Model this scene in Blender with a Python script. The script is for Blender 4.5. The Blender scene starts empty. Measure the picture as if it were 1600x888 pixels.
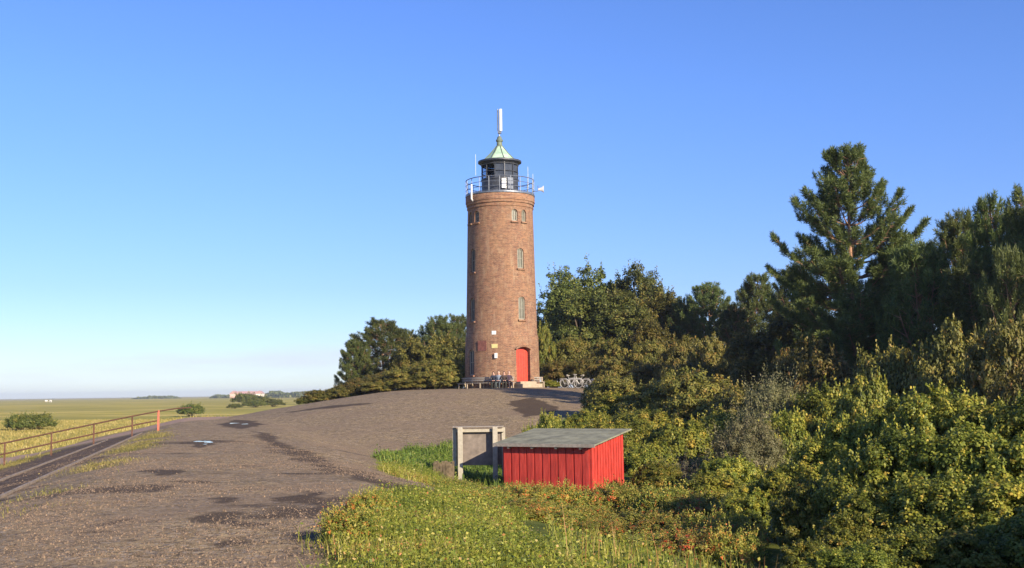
import bpy, bmesh, math, random
import numpy as np
from mathutils import Vector, Matrix
PI = math.pi
R_ = math.radians
SC = bpy.context.scene
COL = SC.collection
EYE = 3.3                      # eye height above the salt meadow

# ------------------------------------------------------------------ camera
F = 1800.0                     # focal length in photo pixels (photo 1600 wide)
PITCH, ROLL = R_(5.36), R_(0.75)
fw = np.array([0, math.cos(PITCH), math.sin(PITCH)])
rt0 = np.array([1.0, 0, 0]); up0 = np.array([0, -math.sin(PITCH), math.cos(PITCH)])
rt = math.cos(ROLL) * rt0 - math.sin(ROLL) * up0
up = math.sin(ROLL) * rt0 + math.cos(ROLL) * up0
cd = bpy.data.cameras.new('camera'); cam = bpy.data.objects.new('camera', cd); COL.objects.link(cam)
cd.sensor_width = 36; cd.lens = 36 * F / 1600; cd.clip_start = 0.1; cd.clip_end = 30000
cam.matrix_world = Matrix(((rt[0], up[0], -fw[0], 0), (rt[1], up[1], -fw[1], 0), (rt[2], up[2], -fw[2], EYE), (0, 0, 0, 1)))
SC.camera = cam

def ray(px, py):
    return fw + rt * ((px - 800) / F) + up * ((444 - py) / F)
def at(px, py, d):             # world point on the sight line at depth y = d
    v = ray(px, py); v = v * (d / v[1]); return Vector((v[0], d, v[2] + EYE))

# ------------------------------------------------------------------ light
SUN_EL = R_(22); SUN_DIR = Vector((0.629 * math.cos(SUN_EL), -0.777 * math.cos(SUN_EL), math.sin(SUN_EL))).normalized()
SUN_AZ = math.atan2(SUN_DIR.x, SUN_DIR.y)
w = bpy.data.worlds.new('World'); SC.world = w; w.use_nodes = True
nt = w.node_tree; nt.nodes.clear()
o_ = nt.nodes.new('ShaderNodeOutputWorld'); bg = nt.nodes.new('ShaderNodeBackground')
sky = nt.nodes.new('ShaderNodeTexSky'); sky.sky_type = 'NISHITA'; sky.sun_disc = False
sky.sun_elevation = SUN_EL; sky.sun_rotation = SUN_AZ; sky.altitude = 0
sky.air_density = 1.0; sky.dust_density = 0.2; sky.ozone_density = 4.0
bg.inputs['Strength'].default_value = 0.092
tcw = nt.nodes.new('ShaderNodeTexCoord'); sxw = nt.nodes.new('ShaderNodeSeparateXYZ'); nt.links.new(tcw.outputs['Generated'], sxw.inputs[0])
def wramp(stops):
    r = nt.nodes.new('ShaderNodeValToRGB'); el = r.color_ramp.elements
    while len(el) < len(stops): el.new(.5)
    for i, (p_, c_) in enumerate(stops): el[i].position = p_; el[i].color = (*c_, 1)
    nt.links.new(sxw.outputs[2], r.inputs[0]); return r
rw = wramp([(0, (.84, .92, 1.12)), (.03, (.76, .82, 1.10)), (.09, (.68, .745, 1.10)), (.25, (.71, .84, 1.26)), (1, (.70, .86, 1.36))])
mw_ = nt.nodes.new('ShaderNodeMix'); mw_.data_type = 'RGBA'; mw_.blend_type = 'MULTIPLY'; mw_.inputs[0].default_value = 1
nt.links.new(sky.outputs[0], mw_.inputs[6]); nt.links.new(rw.outputs[0], mw_.inputs[7])
# thin low cloud bank just over the horizon
mpw = nt.nodes.new('ShaderNodeMapping'); mpw.inputs['Scale'].default_value = (3, 3, 26); nt.links.new(tcw.outputs['Generated'], mpw.inputs[0])
nw = nt.nodes.new('ShaderNodeTexNoise'); nw.inputs['Scale'].default_value = 1.6; nw.inputs['Detail'].default_value = 6; nt.links.new(mpw.outputs[0], nw.inputs['Vector'])
r1 = nt.nodes.new('ShaderNodeMapRange'); r1.inputs[1].default_value = .42; r1.inputs[2].default_value = .62; r1.inputs[4].default_value = .55; nt.links.new(nw.outputs['Fac'], r1.inputs[0])
r2 = wramp([(.004, (.3,) * 3), (.03, (1,) * 3), (.06, (0,) * 3)])
ml = nt.nodes.new('ShaderNodeMath'); ml.operation = 'MULTIPLY'; nt.links.new(r1.outputs[0], ml.inputs[0]); nt.links.new(r2.outputs[0], ml.inputs[1])
mc = nt.nodes.new('ShaderNodeMix'); mc.data_type = 'RGBA'; nt.links.new(ml.outputs[0], mc.inputs[0]); nt.links.new(mw_.outputs[2], mc.inputs[6]); mc.inputs[7].default_value = (4.9, 5.0, 5.8, 1)
nt.links.new(mc.outputs[2], bg.inputs['Color']); nt.links.new(bg.outputs[0], o_.inputs[0])
sd = bpy.data.lights.new('sun', 'SUN'); sd.energy = 5.0; sd.angle = R_(0.5); sd.color = (1.0, 0.86, 0.67)
sun = bpy.data.objects.new('sun', sd); COL.objects.link(sun)
sun.rotation_euler = (-SUN_DIR).to_track_quat('-Z', 'Y').to_euler()
SC.view_settings.view_transform = 'Standard'; SC.view_settings.look = 'None'
SC.view_settings.exposure = 0.82; SC.view_settings.gamma = 1; SC.view_settings.use_curve_mapping = False

# ------------------------------------------------------------------ helpers
def tag(o, label=None, cat=None, group=None, kind=None):
    if label: o['label'] = label
    if cat: o['category'] = cat
    if group: o['group'] = group
    if kind: o['kind'] = kind
    return o
def thing(name, loc, label, cat, rz=0, group=None):
    o = bpy.data.objects.new(name, None); COL.objects.link(o); o.empty_display_size = .2
    o.location = loc; o.rotation_euler = (0, 0, rz)
    return tag(o, label, cat, group)
def link(name, me, parent=None):
    o = bpy.data.objects.new(name, me); COL.objects.link(o)
    if parent: o.parent = parent
    return o
def np_mesh(name, V, nper, mats=None, tint=None, quads=None):
    """V: (nf*nper,3) unshared verts; or quads given as index array"""
    me = bpy.data.meshes.new(name)
    V = np.asarray(V, dtype=np.float32).reshape(-1, 3)
    idx = np.arange(len(V), dtype=np.int32) if quads is None else np.asarray(quads, dtype=np.int32).ravel()
    nf = len(idx) // nper
    me.vertices.add(len(V)); me.vertices.foreach_set('co', V.ravel())
    me.loops.add(len(idx)); me.loops.foreach_set('vertex_index', idx)
    me.polygons.add(nf); me.polygons.foreach_set('loop_start', np.arange(nf, dtype=np.int32) * nper)
    if tint is not None:
        a = me.attributes.new('tint', 'FLOAT', 'FACE'); a.data.foreach_set('value', np.asarray(tint, dtype=np.float32))
    for m in mats or (): me.materials.append(m)
    me.update(calc_edges=True)
    return me

class MB:
    def __init__(s): s.v = []; s.f = []; s.m = []
    def add(s, vs, fs, mi=0):
        n = len(s.v); s.v += [tuple(p) for p in vs]; s.f += [tuple(i + n for i in f) for f in fs]; s.m += [mi] * len(fs); return s
    def box(s, c, d, rz=0, rx=0, ry=0, mi=0):
        M = Matrix.Translation(Vector(c)) @ Matrix.Rotation(rz, 4, 'Z') @ Matrix.Rotation(rx, 4, 'X') @ Matrix.Rotation(ry, 4, 'Y')
        h = Vector(d) / 2
        vs = [M @ Vector((x * h.x, y * h.y, z * h.z)) for x in (-1, 1) for y in (-1, 1) for z in (-1, 1)]
        return s.add(vs, [(0, 1, 3, 2), (4, 6, 7, 5), (0, 4, 5, 1), (2, 3, 7, 6), (0, 2, 6, 4), (1, 5, 7, 3)], mi)
    def tube(s, pts, rad, n=8, mi=0, caps=True):
        pts = [Vector(p) for p in pts]
        if not hasattr(rad, '__len__'): rad = [rad] * len(pts)
        vs = []; fs = []
        ref = None
        for i, p in enumerate(pts):
            t = (pts[min(i + 1, len(pts) - 1)] - pts[max(i - 1, 0)])
            if t.length < 1e-9: t = Vector((0, 0, 1))
            t.normalize()
            if ref is None: ref = t.orthogonal().normalized()
            u = (ref - t * ref.dot(t)).normalized(); ref = u; b = t.cross(u)
            for k in range(n):
                a = 2 * PI * k / n; vs.append(p + (u * math.cos(a) + b * math.sin(a)) * rad[i])
        for i in range(len(pts) - 1):
            for k in range(n):
                k2 = (k + 1) % n; fs.append((i * n + k, i * n + k2, (i + 1) * n + k2, (i + 1) * n + k))
        if caps:
            fs.append(tuple(range(n - 1, -1, -1))); L = (len(pts) - 1) * n; fs.append(tuple(L + k for k in range(n)))
        return s.add(vs, fs, mi)
    def ring(s, r, z, rad, n=48, k=6, a0=0, a1=2 * PI, c=(0, 0), mi=0):
        full = abs(a1 - a0 - 2 * PI) < 1e-6
        m = n + 1
        pts = [(c[0] + r * math.sin(a0 + (a1 - a0) * i / n), c[1] - r * math.cos(a0 + (a1 - a0) * i / n), z) for i in range(m)]
        return s.tube(pts, rad, k, mi, caps=not full)
    def lathe(s, prof, n=64, mi=0, cap0=True, cap1=True):
        vs = []; fs = []
        for (r, z) in prof:
            for k in range(n):
                a = 2 * PI * k / n; vs.append((r * math.sin(a), -r * math.cos(a), z))
        for i in range(len(prof) - 1):
            for k in range(n):
                k2 = (k + 1) % n; fs.append((i * n + k, i * n + k2, (i + 1) * n + k2, (i + 1) * n + k))
        if cap0: fs.append(tuple(range(n - 1, -1, -1)))
        if cap1: L = (len(prof) - 1) * n; fs.append(tuple(L + k for k in range(n)))
        return s.add(vs, fs, mi)
    def build(s, name, mats, parent=None, smooth=False, bevel=0):
        me = bpy.data.meshes.new(name); me.from_pydata(s.v, [], s.f)
        if not isinstance(mats, (list, tuple)): mats = [mats]
        for m in mats: me.materials.append(m)
        me.polygons.foreach_set('material_index', s.m)
        bm = bmesh.new(); bm.from_mesh(me); bmesh.ops.recalc_face_normals(bm, faces=bm.faces); bm.to_mesh(me); bm.free()
        if smooth:
            me.polygons.foreach_set('use_smooth', [True] * len(me.polygons))
            me.set_sharp_from_angle(angle=R_(35))
        me.update()
        o = link(name, me, parent)
        if bevel:
            b = o.modifiers.new('bevel', 'BEVEL'); b.width = bevel; b.segments = 2; b.limit_method = 'ANGLE'
        return o

# ------------------------------------------------------------------ numpy noise
def _hash(ix, iy, seed):
    h = (ix * 374761393 + iy * 668265263 + seed * 1442695041) & 0xFFFFFFFF
    h = ((h ^ (h >> 13)) * 1274126177) & 0xFFFFFFFF
    return ((h ^ (h >> 16)) & 0xFFFF) / 65535.0
def vnoise(x, y, sc, seed=0):
    x = np.asarray(x, dtype=np.float64) / sc; y = np.asarray(y, dtype=np.float64) / sc
    ix = np.floor(x).astype(np.int64); iy = np.floor(y).astype(np.int64); fx = x - ix; fy = y - iy
    fx = fx * fx * (3 - 2 * fx); fy = fy * fy * (3 - 2 * fy)
    a = _hash(ix, iy, seed); b = _hash(ix + 1, iy, seed); c = _hash(ix, iy + 1, seed); d = _hash(ix + 1, iy + 1, seed)
    return (a * (1 - fx) + b * fx) * (1 - fy) + (c * (1 - fx) + d * fx) * fy
def fbm(x, y, sc, seed=0, oct=3):
    s = 0; amp = 1; tot = 0
    for i in range(oct):
        s = s + amp * vnoise(x, y, sc / 2 ** i, seed + 17 * i); tot += amp; amp *= .5
    return s / tot
def softplus(x, k):
    return k * np.logaddexp(0, np.asarray(x, dtype=np.float64) / k)
def smax(a, b, k=.12):
    return k * np.logaddexp(a / k, b / k)
def sstep(x, a, b):
    t = np.clip((np.asarray(x) - a) / (b - a), 0, 1); return t * t * (3 - 2 * t)
def seg_dist(x, y, pts):
    d = np.full(np.shape(x), 1e9)
    for (x0, y0), (x1, y1) in zip(pts, pts[1:]):
        dx, dy = x1 - x0, y1 - y0; t = np.clip(((x - x0) * dx + (y - y0) * dy) / (dx * dx + dy * dy), 0, 1)
        d = np.minimum(d, np.hypot(x - x0 - t * dx, y - y0 - t * dy))
    return d
def poly_sd(x, y, pts):        # signed distance, negative inside
    d = seg_dist(x, y, list(pts) + [pts[0]])
    ins = np.zeros(np.shape(x), bool)
    n = len(pts)
    for i in range(n):
        x0, y0 = pts[i]; x1, y1 = pts[(i + 1) % n]
        c = (y0 > y) != (y1 > y)
        with np.errstate(divide='ignore', invalid='ignore'):
            xi = (x1 - x0) * (y - y0) / (y1 - y0 if y1 != y0 else 1e-9) + x0
        ins ^= c & (x < xi)
    return np.where(ins, -d, d)

# ------------------------------------------------------------------ terrain
TWR = (-0.85, 90.0)
TRENCH = [(-10.5, 47.5), (-7.9, 40.0), (-5.2, 34.9), (-4.0, 34.9), (-2.2, 36.0)]
def lateral(x, y): return (x + 0.1 + 0.25 * y) * 0.970
def H0(x, y):
    x = np.asarray(x, dtype=np.float64); y = np.asarray(y, dtype=np.float64)
    s = lateral(x, y)
    dike = -1.6 - softplus(-s - 2.5, .35) / 5.0 - softplus(s - 2.7, .4) / 4.0 - .1 * softplus(y - 97, 2)
    r = np.hypot(x - TWR[0], y - TWR[1])
    mound = 0.3 - 0.1 * softplus(r - 8, 1.2) - .12 * softplus(-(x + 20), 2) - .035 * softplus(-(x + 9), 1.5)
    base = -3.3 + 0 * x
    z = smax(smax(dike, mound), base, .08)
    dt = seg_dist(x, y, TRENCH)
    z = z - .30 * np.exp(-(dt / 1.0) ** 2) * sstep(x, -10.5, -6.5)
    z = z + .08 * np.exp(-(seg_dist(x, y, [(a_ - .5, b_ - 1.7) for a_, b_ in TRENCH[1:]]) / .8) ** 2) * sstep(x, -9, -6)
    return z + EYE
def H(x, y):
    x = np.asarray(x, dtype=np.float64); y = np.asarray(y, dtype=np.float64)
    near = 1 - sstep(np.hypot(x, y), 110, 160)
    n = (fbm(x, y, 5, 3, 2) - .5) * np.where(lateral(x, y) < -2.6, .06, .16) + (fbm(x, y, 1.1, 8, 2) - .5) * .05
    s = lateral(x, y)
    return H0(x, y) + n * near * (1 - .85 * sstep(-s, 3.6, 4.2) * (1 - sstep(-s, 8.5, 9.5)))
def Hf(x, y): return float(H(np.array([x]), np.array([y]))[0])
def ground(px, py):            # where the sight line meets the ground
    v = ray(px, py); d = 5.0
    ds = np.concatenate([np.linspace(5, 130, 1500), np.linspace(131, 3000, 1500)])
    P = v[None, :] * (ds / v[1])[:, None]
    below = (P[:, 2] + EYE) < H0(P[:, 0], P[:, 1])
    i = int(np.argmax(below)) if below.any() else len(ds) - 1
    return (float(P[i, 0]), float(P[i, 1]))
def gpoly(pxs): return [ground(a, b) for a, b in pxs]

# masks
GRASS_R = gpoly([(548, 887), (520, 866), (497, 848), (540, 822), (590, 797), (585, 776), (640, 775), (692, 781)]) + \
    [(-1.0, 35.3), (-0.6, 37.5), (-1.8, 38.6)] + \
    gpoly([(640, 752), (602, 735), (588, 714), (604, 706), (650, 702), (700, 698), (760, 694), (812, 692), (850, 675), (890, 657), (918, 637), (950, 620)]) + \
    [(26, 86), (70, 90), (70, 3), (0, 3), (-1.4, 10)]
PATH = [(-33, 42), (-28, 55), (-25, 68), (-23.5, 82), (-24, 95)]
def masks(x, y):
    s = lateral(x, y); wob = (fbm(x, y, 1.6, 21, 3) - .5)
    e = -(s + 2.5)             # metres beyond the seaward edge of the crest
    ew = e + wob * .5
    hgt = H0(x, y)
    sdr = poly_sd(x, y, GRASS_R) + wob * .9
    gr = 1 - sstep(sdr, -.12, .12)
    fade = 1 - sstep(y, 60, 70)
    dark = (sstep(e + wob * .15, 1.6, 1.75) * (1 - sstep(e + wob * .3, 6.2, 6.7))) * fade
    dp = seg_dist(x, y, PATH) + wob * 1.0
    path = (1 - sstep(dp, 3.0, 3.3)) * (1 - dark)
    mead = sstep(ew, 6.4, 7.0)
    mound_out = sstep(-(x + 24) + wob * 3 - np.clip(97 - y, -40, 0) * .5, 0, 1.0) * sstep(y, 78, 90)
    far = np.maximum(sstep(y + wob * 4, 104, 106), np.maximum(mead, mound_out))
    far = np.maximum(far, sstep(x, 40, 44) * 1.0)
    asph = (1 - far) * (1 - gr)
    asph = np.maximum(asph, path * .001)
    meadow = far * (1 - path) * (1 - gr)
    verge = np.exp(-((e - .35 + wob * .8) / .55) ** 2) * (1 - gr) * (1 - sstep(y, 55, 70)) * sstep(y, 15, 24) * sstep(fbm(x, y, 3.2, 33, 2), .48, .66)
    weeds = np.exp(-((e - 6.6 + wob) / .7) ** 2) * sstep(y, 25, 40) * fade
    return dict(asph=asph * (1 - path), dark=dark, path=path * (1 - gr), grass=gr, meadow=meadow, verge=np.clip(verge + weeds, 0, 1))

# ------------------------------------------------------------------ materials
def mat(name):
    m = bpy.data.materials.new(name); m.use_nodes = True; t = m.node_tree; t.nodes.clear()
    out = t.nodes.new('ShaderNodeOutputMaterial'); p = t.nodes.new('ShaderNodeBsdfPrincipled'); t.links.new(p.outputs[0], out.inputs[0])
    return m, t, p, out
def N(t, typ, **kw):
    n = t.nodes.new(typ)
    for k, v in kw.items():
        if k.startswith('i_'): n.inputs[k[2:].replace('_', ' ')].default_value = v
        else: setattr(n, k, v)
    return n
def ramp(t, src, stops, interp='LINEAR'):
    r = t.nodes.new('ShaderNodeValToRGB'); r.color_ramp.interpolation = interp
    el = r.color_ramp.elements
    while len(el) < len(stops): el.new(.5)
    for e, (p, c) in zip(el, stops): e.position = p; e.color = (*c, 1) if len(c) == 3 else c
    t.links.new(src, r.inputs[0]); return r.outputs[0]
def mixc(t, fac, a, b, mode='MIX'):
    n = t.nodes.new('ShaderNodeMix'); n.data_type = 'RGBA'; n.blend_type = mode
    for sck, v in ((n.inputs[0], fac), (n.inputs[6], a), (n.inputs[7], b)):
        if hasattr(v, 'is_output') or isinstance(v, bpy.types.NodeSocket): t.links.new(v, sck)
        elif isinstance(v, tuple): sck.default_value = (*v, 1)
        else: sck.default_value = v
    return n.outputs[2]
def mth(t, op, a, b=0.0, c=None, clamp=False):
    n = t.nodes.new('ShaderNodeMath'); n.operation = op; n.use_clamp = clamp
    for i, v in enumerate((a, b) if c is None else (a, b, c)):
        if isinstance(v, bpy.types.NodeSocket): t.links.new(v, n.inputs[i])
        else: n.inputs[i].default_value = v
    return n.outputs[0]
def noise(t, vec, scale, detail=4, rough=.55, out='Fac'):
    n = t.nodes.new('ShaderNodeTexNoise'); n.inputs['Scale'].default_value = scale; n.inputs['Detail'].default_value = detail; n.inputs['Roughness'].default_value = rough
    if vec is not None: t.links.new(vec, n.inputs['Vector'])
    return n.outputs[out]
def bump(t, p, h, strength=.5, dist=.02):
    b = t.nodes.new('ShaderNodeBump'); b.inputs['Strength'].default_value = strength; b.inputs['Distance'].default_value = dist
    t.links.new(h, b.inputs['Height']); t.links.new(b.outputs[0], p.inputs['Normal'])
def simple(name, c, rough=.6, metal=0, var=.25, scale=6, bmp=0.0, c2=None, spec=None):
    m, t, p, o = mat(name)
    tc = N(t, 'ShaderNodeTexCoord'); n = noise(t, tc.outputs['Object'], scale, 6, .6)
    a = tuple(x * (1 - var) for x in c); b = c2 or tuple(min(1, x * (1 + var)) for x in c)
    t.links.new(ramp(t, n, [(.3, a), (.7, b)]), p.inputs['Base Color'])
    p.inputs['Roughness'].default_value = rough; p.inputs['Metallic'].default_value = metal
    if spec is not None: p.inputs['Specular IOR Level'].default_value = spec
    if bmp: bump(t, p, n, .6, bmp)
    return m

def ground_mat():
    m, t, p, o = mat('ground')
    geo = N(t, 'ShaderNodeNewGeometry'); pos = geo.outputs['Position']
    A = {k: N(t, 'ShaderNodeAttribute', attribute_name=k).outputs['Fac'] for k in ('asph', 'dark', 'path', 'grass', 'meadow', 'verge', 'stain_shade')}
    n_f = noise(t, pos, 22, 5, .8); n_m = noise(t, pos, 3.2, 6, .65); n_l = noise(t, pos, .35, 4, .6); n_xl = noise(t, pos, .02, 5, .6)
    vor = N(t, 'ShaderNodeTexVoronoi'); vor.inputs['Scale'].default_value = 17; t.links.new(pos, vor.inputs['Vector'])
    stone = vor.outputs['Color']
    sep = N(t, 'ShaderNodeSeparateColor'); t.links.new(stone, sep.inputs[0])
    # gravelly bitumen
    asp = ramp(t, mth(t, 'ADD', mth(t, 'MULTIPLY', n_f, .55), mth(t, 'MULTIPLY', n_m, .45)), [(.38, (0.0757, 0.0541, 0.0294)), (.5, (0.257, 0.187, 0.0997)), (.62, (0.466, 0.342, 0.185))])
    asp = mixc(t, mth(t, 'MULTIPLY', ramp(t, sep.outputs[0], [(.72, (0, 0, 0)), (.9, (1, 1, 1))]), .55), asp, (.40, .33, .26))
    asp = mixc(t, mth(t, 'MULTIPLY', ramp(t, sep.outputs[1], [(.1, (1, 1, 1)), (.3, (0, 0, 0))]), .6), asp, (.05, .042, .04))
    asp = mixc(t, ramp(t, n_l, [(.42, (0, 0, 0)), (.62, (.55, .55, .55))]), asp, (.235, .168, .108))
    stn = mth(t, 'ADD', A['stain_shade'], mth(t, 'ADD', mth(t, 'MULTIPLY', mth(t, 'SUBTRACT', n_m, .5), 1.5), mth(t, 'MULTIPLY', mth(t, 'SUBTRACT', n_f, .5), 1.1)))
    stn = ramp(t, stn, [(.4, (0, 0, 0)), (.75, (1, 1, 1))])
    stn = mth(t, 'MULTIPLY', stn, ramp(t, A['stain_shade'], [(.02, (0, 0, 0)), (.2, (1, 1, 1))]))
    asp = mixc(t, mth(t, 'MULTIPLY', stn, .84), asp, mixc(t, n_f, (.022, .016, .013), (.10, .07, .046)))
    # dark revetment
    drk = ramp(t, mth(t, 'ADD', mth(t, 'MULTIPLY', n_f, .6), mth(t, 'MULTIPLY', n_m, .4)), [(.38, (.026, .018, .012)), (.52, (.12, .082, .052)), (.66, (.30, .215, .14))])
    pth = ramp(t, mth(t, 'ADD', mth(t, 'MULTIPLY', n_f, .3), mth(t, 'MULTIPLY', n_m, .7)), [(.3, (.27, .185, .13)), (.7, (.44, .30, .21))])
    # salt meadow: streaks along x
    mp = N(t, 'ShaderNodeMapping'); mp.inputs['Scale'].default_value = (.25, 1, 1); t.links.new(pos, mp.inputs['Vector'])
    n_s = noise(t, mp.outputs[0], .045, 8, .7); n_s2 = noise(t, pos, 1.3, 6, .7)
    mea = ramp(t, mth(t, 'ADD', mth(t, 'MULTIPLY', n_s, .75), mth(t, 'MULTIPLY', n_s2, .25)), [(.36, (0.165, 0.178, 0.0338)), (.46, (0.351, 0.304, 0.058)), (.54, (0.488, 0.377, 0.0869)), (.66, (0.585, 0.472, 0.174))])
    mea = mixc(t, ramp(t, n_xl, [(.44, (0, 0, 0)), (.6, (.75, .75, .75))]), mea, (.25, .23, .05))
    grs = ramp(t, mth(t, 'ADD', mth(t, 'MULTIPLY', n_s2, .7), mth(t, 'MULTIPLY', n_f, .3)), [(.35, (.04, .055, .012)), (.5, (.09, .11, .02)), (.68, (.17, .17, .04))])
    c = mixc(t, A['path'], mea, pth)
    c = mixc(t, A['asph'], c, asp)
    c = mixc(t, A['dark'], c, drk)
    c = mixc(t, A['grass'], c, grs)
    c = mixc(t, A['verge'], c, mixc(t, n_m, (.12, .11, .03), (.22, .18, .06)))
    t.links.new(c, p.inputs['Base Color']); p.inputs['Roughness'].default_value = .9; p.inputs['Specular IOR Level'].default_value = .08
    h = mth(t, 'ADD', mth(t, 'MULTIPLY', n_f, .5), mth(t, 'ADD', mth(t, 'MULTIPLY', n_m, 1.3), mth(t, 'MULTIPLY', sep.outputs[0], .35)))
    bump(t, p, h, .9, .035)
    return m
M = {'ground': ground_mat()}

def leaf_mat(name, stops, transl=.36, hue=.014, rough=.55):
    m, t, p, o = mat(name)
    a = N(t, 'ShaderNodeAttribute', attribute_name='tint').outputs['Fac']
    oi = N(t, 'ShaderNodeObjectInfo'); geo = N(t, 'ShaderNodeNewGeometry')
    n = noise(t, geo.outputs['Position'], .55, 3, .6)
    f = mth(t, 'ADD', a, mth(t, 'MULTIPLY', mth(t, 'SUBTRACT', n, .5), .55), clamp=True)
    c = ramp(t, f, stops)
    hs = N(t, 'ShaderNodeHueSaturation'); t.links.new(c, hs.inputs['Color'])
    t.links.new(mth(t, 'ADD', mth(t, 'MULTIPLY', oi.outputs['Random'], hue * 2), .5 - hue), hs.inputs['Hue'])
    t.links.new(mth(t, 'ADD', mth(t, 'MULTIPLY', oi.outputs['Random'], .4), .8), hs.inputs['Value'])
    t.links.new(hs.outputs[0], p.inputs['Base Color'])
    p.inputs['Roughness'].default_value = rough; p.inputs['Specular IOR Level'].default_value = .35
    tr = N(t, 'ShaderNodeBsdfTranslucent'); t.links.new(hs.outputs[0], tr.inputs['Color'])
    mx = N(t, 'ShaderNodeMixShader'); mx.inputs[0].default_value = transl
    t.links.new(p.outputs[0], mx.inputs[1]); t.links.new(tr.outputs[0], mx.inputs[2]); t.links.new(mx.outputs[0], o.inputs[0])
    return m
M['leaf_rose'] = leaf_mat('leaf_rose', [(0, (0.0842, 0.108, 0.0199)), (.35, (0.183, 0.215, 0.0331)), (.6, (0.337, 0.311, 0.0553)), (.8, (0.477, 0.335, 0.0774)), (.9, (0.674, 0.215, 0.0553)), (1, (0.756, 0.144, 0.0442))])
M['leaf_yellow'] = leaf_mat('leaf_yellow', [(0, (0.0717, 0.0956, 0.0148)), (.3, (0.157, 0.185, 0.0247)), (.6, (0.302, 0.294, 0.0397)), (.85, (0.515, 0.394, 0.0596)), (1, (0.661, 0.458, 0.0893))])
M['leaf_olive'] = leaf_mat('leaf_olive', [(0, (.11, .12, .045)), (.5, (.24, .24, .10)), (.8, (.31, .28, .13)), (1, (.38, .31, .17))], .3)
M['leaf_brown'] = leaf_mat('leaf_brown', [(0, (.07, .076, .016)), (.4, (.15, .146, .028)), (.7, (.25, .205, .045)), (1, (.35, .21, .06))], .3)
M['leaf_green'] = leaf_mat('leaf_green', [(0, (0.0562, 0.0777, 0.0177)), (.5, (0.134, 0.155, 0.0309)), (.85, (0.253, 0.227, 0.0497)), (1, (0.379, 0.275, 0.0718))], .28)
M['needle'] = leaf_mat('needle', [(0, (.05, .07, .02)), (.5, (.12, .15, .038)), (.85, (.22, .235, .05)), (1, (.32, .25, .07))], .25, .015)
M['grass_near'] = leaf_mat('grass_near', [(0, (.10, .135, .018)), (.4, (.235, .265, .03)), (.7, (.40, .36, .06)), (.92, (.47, .38, .14)), (1, (.50, .2, .07))], .3, 0)
M['grass_green'] = leaf_mat('grass_green', [(0, (.07, .12, .018)), (.5, (.16, .23, .03)), (.8, (.28, .3, .055)), (1, (.42, .35, .12))], .3, 0)
M['grass_meadow'] = leaf_mat('grass_meadow', [(0, (.15, .155, .04)), (.5, (.33, .27, .07)), (1, (.5, .38, .15))], .3, 0)
M['bark'] = simple('bark', (.13, .095, .07), .9, 0, .5, 9, .02)
M['bark_pine'] = simple('bark_pine', (.30, .165, .095), .9, 0, .45, 6, .03)
M['twig'] = simple('twig', (.16, .125, .095), .9, 0, .4, 9)

# ------------------------------------------------------------------ ground mesh
def axis(a, b, step, lo, hi, g=1.09):
    c = list(np.arange(a, b + 1e-6, step)); s = step
    while c[-1] < hi: s *= g; c.append(c[-1] + s)
    s = step; pre = []
    x = a
    while x > lo: s *= g; x -= s; pre.append(x)
    return np.array(pre[::-1] + c)
gx = axis(-32, 12, .24, -9000, 9000); gy = axis(8, 70, .26, -60, 12000, 1.05)
GX, GY = np.meshgrid(gx, gy); XX, YY = GX.ravel(), GY.ravel()
ZZ = H(XX, YY)
MK = masks(XX, YY)
# dark bitumen stains, the dark crease line and a painted cast shadow where the photo shows them + scattered elongated ones
STAIN_SHADE = [[(385, 671), (450, 694), (520, 726), (590, 750), (690, 767), (690, 779), (600, 768), (520, 742), (450, 706)], [(225, 757), (300, 752), (370, 754), (300, 759)], [(290, 812), (340, 800), (395, 806), (440, 822), (330, 826)], [(330, 780), (370, 776), (390, 783), (340, 788)],
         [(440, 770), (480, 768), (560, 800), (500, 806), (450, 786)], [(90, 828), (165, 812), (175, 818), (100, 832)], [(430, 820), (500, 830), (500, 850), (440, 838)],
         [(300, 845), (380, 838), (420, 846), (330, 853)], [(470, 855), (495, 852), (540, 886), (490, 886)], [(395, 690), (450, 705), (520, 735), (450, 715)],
         [(335, 664), (375, 656), (415, 664), (375, 671)], [(275, 695), (318, 687), (358, 692), (318, 700)], [(222, 739), (252, 733), (290, 738), (252, 744)], [(792, 628), (838, 620), (874, 640), (826, 656)], [(430, 645), (520, 634), (600, 631), (510, 640)]]  # mound slope patch is a cast shadow painted into the ground colour
st = np.zeros_like(XX)
wobx = (vnoise(XX, YY, .9, 51) - .5) * .7; woby = (vnoise(XX, YY, .9, 52) - .5) * .7
nearm = (YY < 100) & (np.abs(XX) < 40)
for pl in STAIN_SHADE:
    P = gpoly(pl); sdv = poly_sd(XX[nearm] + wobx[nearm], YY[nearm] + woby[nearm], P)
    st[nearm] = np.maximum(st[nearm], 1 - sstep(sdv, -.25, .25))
st = np.maximum(st, sstep(fbm(XX * .55 + YY * .1, YY, 2.0, 61, 3), .56, .70) * .8 * (YY < 75) * (1 - .8 * sstep(YY, 36, 48)))
st = np.maximum(st, (1 - sstep(seg_dist(XX, YY, TRENCH), .15, .75)) * .7)
MK['stain_shade'] = st
nxg, nyg = len(gx), len(gy)
ii = (np.arange(nyg - 1)[:, None] * nxg + np.arange(nxg - 1)[None, :]).ravel()
quads = np.stack([ii, ii + 1, ii + nxg + 1, ii + nxg], 1)
avg = lambda k: MK[k][quads].mean(1)
cls = np.full(len(quads), 1)                      # salt meadow
cls[avg('asph') > .5] = 0; cls[avg('dark') > .5] = 0
cls[avg('path') > .5] = 2; cls[avg('grass') > .5] = 3
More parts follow.
